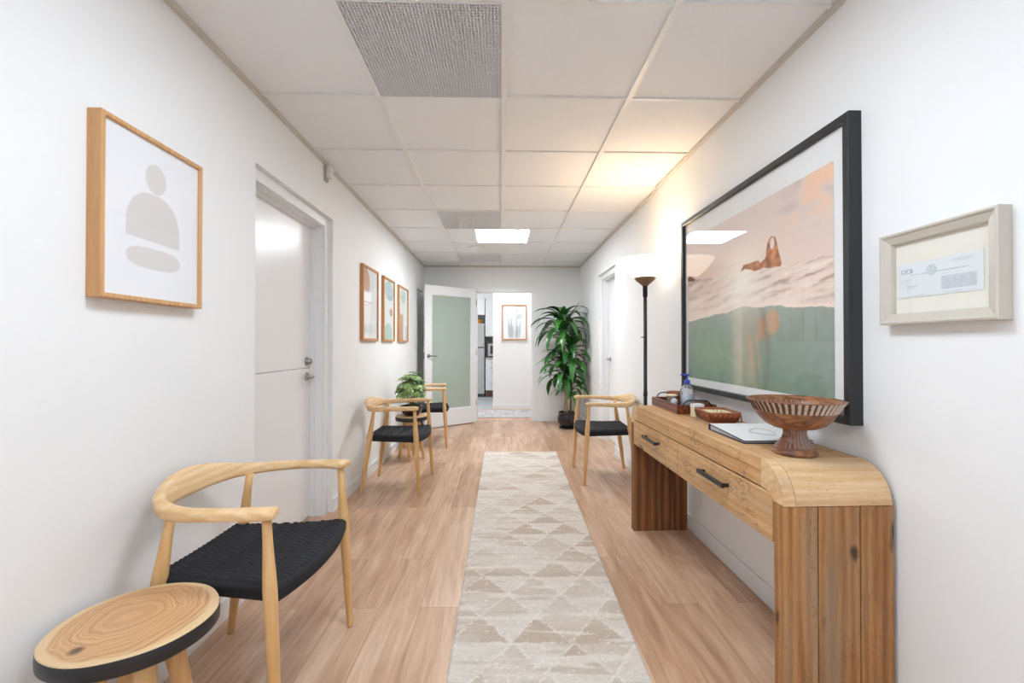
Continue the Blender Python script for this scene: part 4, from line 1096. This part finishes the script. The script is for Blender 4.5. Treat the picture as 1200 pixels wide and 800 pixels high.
mb = MB(); leaf(mb, (.01, .0, 1.50), .15, 1.05, .34, .050, .15); mb.build('dry_leaf', plain('dry_leaf_brown', rgb(150, 100, 52), .7), dp)

# schefflera on the far stool
sp_ = thing('schefflera', 'small leafy schefflera in black bowl pot on the far stool', 'potted plant', (-.915, 4.600, .4405))
MB().lathe([(.062, 0), (.075, .006), (.100, .04), (.115, .085), (.120, .098), (.116, .100), (.108, .090), (.100, .078)], n=40, capt=False).build('pot', M['potblack'], sp_)
MB().lathe([(.104, .082), (0, .086)], n=32, capb=False, capt=False).build('soil', M['soil'], sp_)
fo = MB(); stm = MB(); rnd = random.Random(5)
for k in range(86):
    ph = k * 2.399; f = (k + .5) / 86; el = math.asin(1 - 1.12 * f) if 1 - 1.12 * f > -1 else -1.2
    R = .105 + .045 * rnd.random(); cx, cy, cz = R * math.cos(el) * math.cos(ph), R * math.cos(el) * math.sin(ph), .245 + 1.35 * R * math.sin(el) + rnd.uniform(-.045, .045)
    if cz < .11: cz = .11 + rnd.random() * .03
    if k % 2 == 0: stm.tube([(cx * .15, cy * .15, .085), (cx * .5, cy * .5, cz * .6), (cx, cy, cz)], .0016, 5)
    nl = rnd.choice((6, 7, 8)); r0 = rnd.random() * 6
    ax = Vector((cx, cy, (cz - .16) * .9 + .04)) + Vector((rnd.uniform(-.06, .06), rnd.uniform(-.06, .06), rnd.uniform(0, .05))); ax.normalize()
    u_ = ax.orthogonal().normalized(); v_ = ax.cross(u_)
    for q in range(nl):
        a = r0 + 2 * PI * q / nl; d_ = u_ * math.cos(a) + v_ * math.sin(a); sd_ = ax.cross(d_)
        l_ = rnd.uniform(.040, .056); w_ = l_ * .24; o = len(fo.v)
        for t_, ww in ((.08, .15), (.3, .75), (.6, 1), (.85, .6), (1, .05)):
            c_ = Vector((cx, cy, cz)) + d_ * (l_ * t_) - ax * (.35 * l_ * t_ * t_)
            fo.v += [tuple(c_ - sd_ * w_ * ww + ax * .002), tuple(c_), tuple(c_ + sd_ * w_ * ww + ax * .002)]
        for k_ in range(4):
            b0 = o + 3 * k_; fo.face((b0, b0 + 1, b0 + 4, b0 + 3), 0, True); fo.face((b0 + 1, b0 + 2, b0 + 5, b0 + 4), 0, True)
for i, v in enumerate(fo.v):   # keep clear of the wall
    fo.v[i] = (max(v[0], XL + .915 + .01), v[1], max(v[2], .06))
fo.build('foliage', M['leaf2'], sp_); stm.build('stem', M['leaf'], sp_)

# ------------------------------------------------------------------ kitchen
def cabinet(name, label, cat, x0, x1, y0, y1, z0, z1, fronts, knobs=True, extra=None, group=None):
    t = thing(name, label, cat, (x0, y0, z0), 0, group)
    w, d, h = x1 - x0, y1 - y0, z1 - z0
    MB().box(0, w, .018, d, 0, h).build('body', M['cab'], t)
    for (a, c, e, f, kind) in fronts:
        o = MB().box(a + .002, c - .002, 0, .017, e + .002, f - .002, .002).build(kind, M['cab'], t)
        if knobs:
            if kind == 'drawer': MB().box((a + c) / 2 - .05, (a + c) / 2 + .05, -.025, -.017, (e + f) / 2 - .004, (e + f) / 2 + .004).box((a + c) / 2 - .05, (a + c) / 2 - .044, -.018, 0, (e + f) / 2 - .003, (e + f) / 2 + .003).box((a + c) / 2 + .044, (a + c) / 2 + .05, -.018, 0, (e + f) / 2 - .003, (e + f) / 2 + .003).build('handle', M['steel'], o)
    return t
fr = thing('fridge', 'grey two door fridge seen through the far doorway', 'fridge', (-1.09, 10.0, 0))
MB().box(0, .72, .06, .66, .05, 1.645, .005).build('body', M['fridge'], fr)
d1 = MB().box(0, .72, 0, .058, .075, 1.095, .008).build('lower_door', M['fridge'], fr); d2 = MB().box(0, .72, 0, .058, 1.12, 1.645, .008).build('freezer_door', M['fridge'], fr)
MB().box(.04, .06, -.04, -.02, .7, 1.05, .004).box(.045, .055, -.021, .0, .71, .73).box(.045, .055, -.021, .0, 1.02, 1.04).build('handle', M['steel'], d1)
MB().box(.04, .06, -.04, -.02, 1.17, 1.4, .004).box(.045, .055, -.021, .0, 1.18, 1.2).box(.045, .055, -.021, .0, 1.37, 1.39).build('handle', M['steel'], d2)
MB().box(.01, .71, .03, .60, 0, .07).build('plinth', M['mwdark'], fr); MB().box(.01, .71, .02, .06, 1.096, 1.119).build('door_gap', M['mwdark'], fr)
ob = thing('orange_basket', 'small orange basket on top of the fridge', 'basket', (-.50, 10.12, 1.646))
MB().lathe([(.05, 0), (.056, .003), (.075, .085), (.078, .088), (.071, .086), (.052, .008), (0, .006)], n=28, capt=False).build('basket_body', M['orange'], ob)
MB().lathe([(.078, .084), (.082, .088), (.078, .093), (.073, .089)], n=28, capb=False, capt=False).build('rim', M['orange'], ob)
cabinet('wall_cabinet', 'white wall cabinet above the fridge', 'cabinet', -1.10, -.362, 10.0, 10.6, 1.84, 2.2, [(0, .37, 0, .36, 'door'), (.37, .738, 0, .36, 'door')], False)
cabinet('wall_cabinet', 'tall white wall cabinet above the microwave', 'cabinet', -.350, .35, 10.0, 10.6, 1.355, 2.2, [(0, .35, 0, .845, 'door'), (.35, .70, 0, .845, 'door')], False)
MB_ = MB().box(-.355, -.350, 10.0, 10.66, 0, 1.355)
cabinet('base_cabinet', 'white base cabinet with drawers below the microwave', 'cabinet', -.345, .35, 9.98, 10.66, .15, .850, [(0, .32, .56, .70, 'drawer'), (0, .32, .45, .56, 'drawer'), (0, .32, .32, .45, 'drawer'), (0, .32, 0, .32, 'drawer'), (.32, .695, 0, .70, 'door')])
tag(MB().box(-.345, .35, 10.02, 10.6, 0, .149).build('cabinet_plinth', M['kick']), 'brown plinth under the white base cabinet', 'plinth')
tag(MB().box(-.350, .35, 9.96, 10.66, .851, .885, .004).build('worktop', M['counter']), 'grey worktop under the microwave', 'worktop')
mw = thing('microwave', 'dark and silver microwave on the kitchen worktop', 'microwave', (-.325, 10.03, .886))
MB().box(0, .48, .02, .36, 0, .36, .006).build('body', M['mwdark'], mw); dm = MB().box(.035, .36, 0, .0195, .03, .31, .006).build('door', M['mwgrey'], mw)
MB().box(.085, .31, -.003, .0, .075, .265).build('window', M['mwdark'], dm); MB().box(.37, .46, .0, .0195, .03, .31, .004).build('control_panel', M['mwdark'], mw)

# ------------------------------------------------------------------ added fill lights beyond the doorway, out of view
def hall_fill_light(x, y, label, s=18):
    t = thing('ceiling_light', label, 'ceiling light', (x, y, 2.585))
    MB().box(-.3, .3, -.3, .3, 0, .004).build('diffuser', emit('hall_fill_diffuser', (.97, .985, 1), s), t)
    MB().box(-.315, -.3, -.315, .315, -.004, .014).box(.3, .315, -.315, .315, -.004, .014).box(-.3, .3, -.315, -.3, -.004, .014).box(-.3, .3, .3, .315, -.004, .014).build('frame', M['grid'], t)
hall_fill_light(.25, 7.45, 'added unseen light panel over the passage behind the far doorway', 9)  # panel added behind the header in place of window daylight
hall_fill_light(-1.2, 8.9, 'added unseen light panel over the kitchen floor', 16)  # added out of view to stand in for kitchen daylight

w = bpy.data.worlds.new('w'); SC.world = w; w.use_nodes = True; w.node_tree.nodes['Background'].inputs[0].default_value = (.9, .95, 1, 1); w.node_tree.nodes['Background'].inputs[1].default_value = .3

# ------------------------------------------------------------------ camera
cam = bpy.data.cameras.new('cam'); co = bpy.data.objects.new('camera', cam); COL.objects.link(co)
cam.sensor_width = 36; cam.lens = 522.47 / 1200 * 36; cam.clip_start = .05
co.location = (0, 0, 1.157); co.rotation_euler = (PI / 2 + R_(.49751), 0, R_(-1.42476))
SC.camera = co
vs_ = SC.view_settings; vs_.view_transform = 'Standard'; vs_.look = 'None'; vs_.gamma = 1; vs_.exposure = 1.0; vs_.use_curve_mapping = False
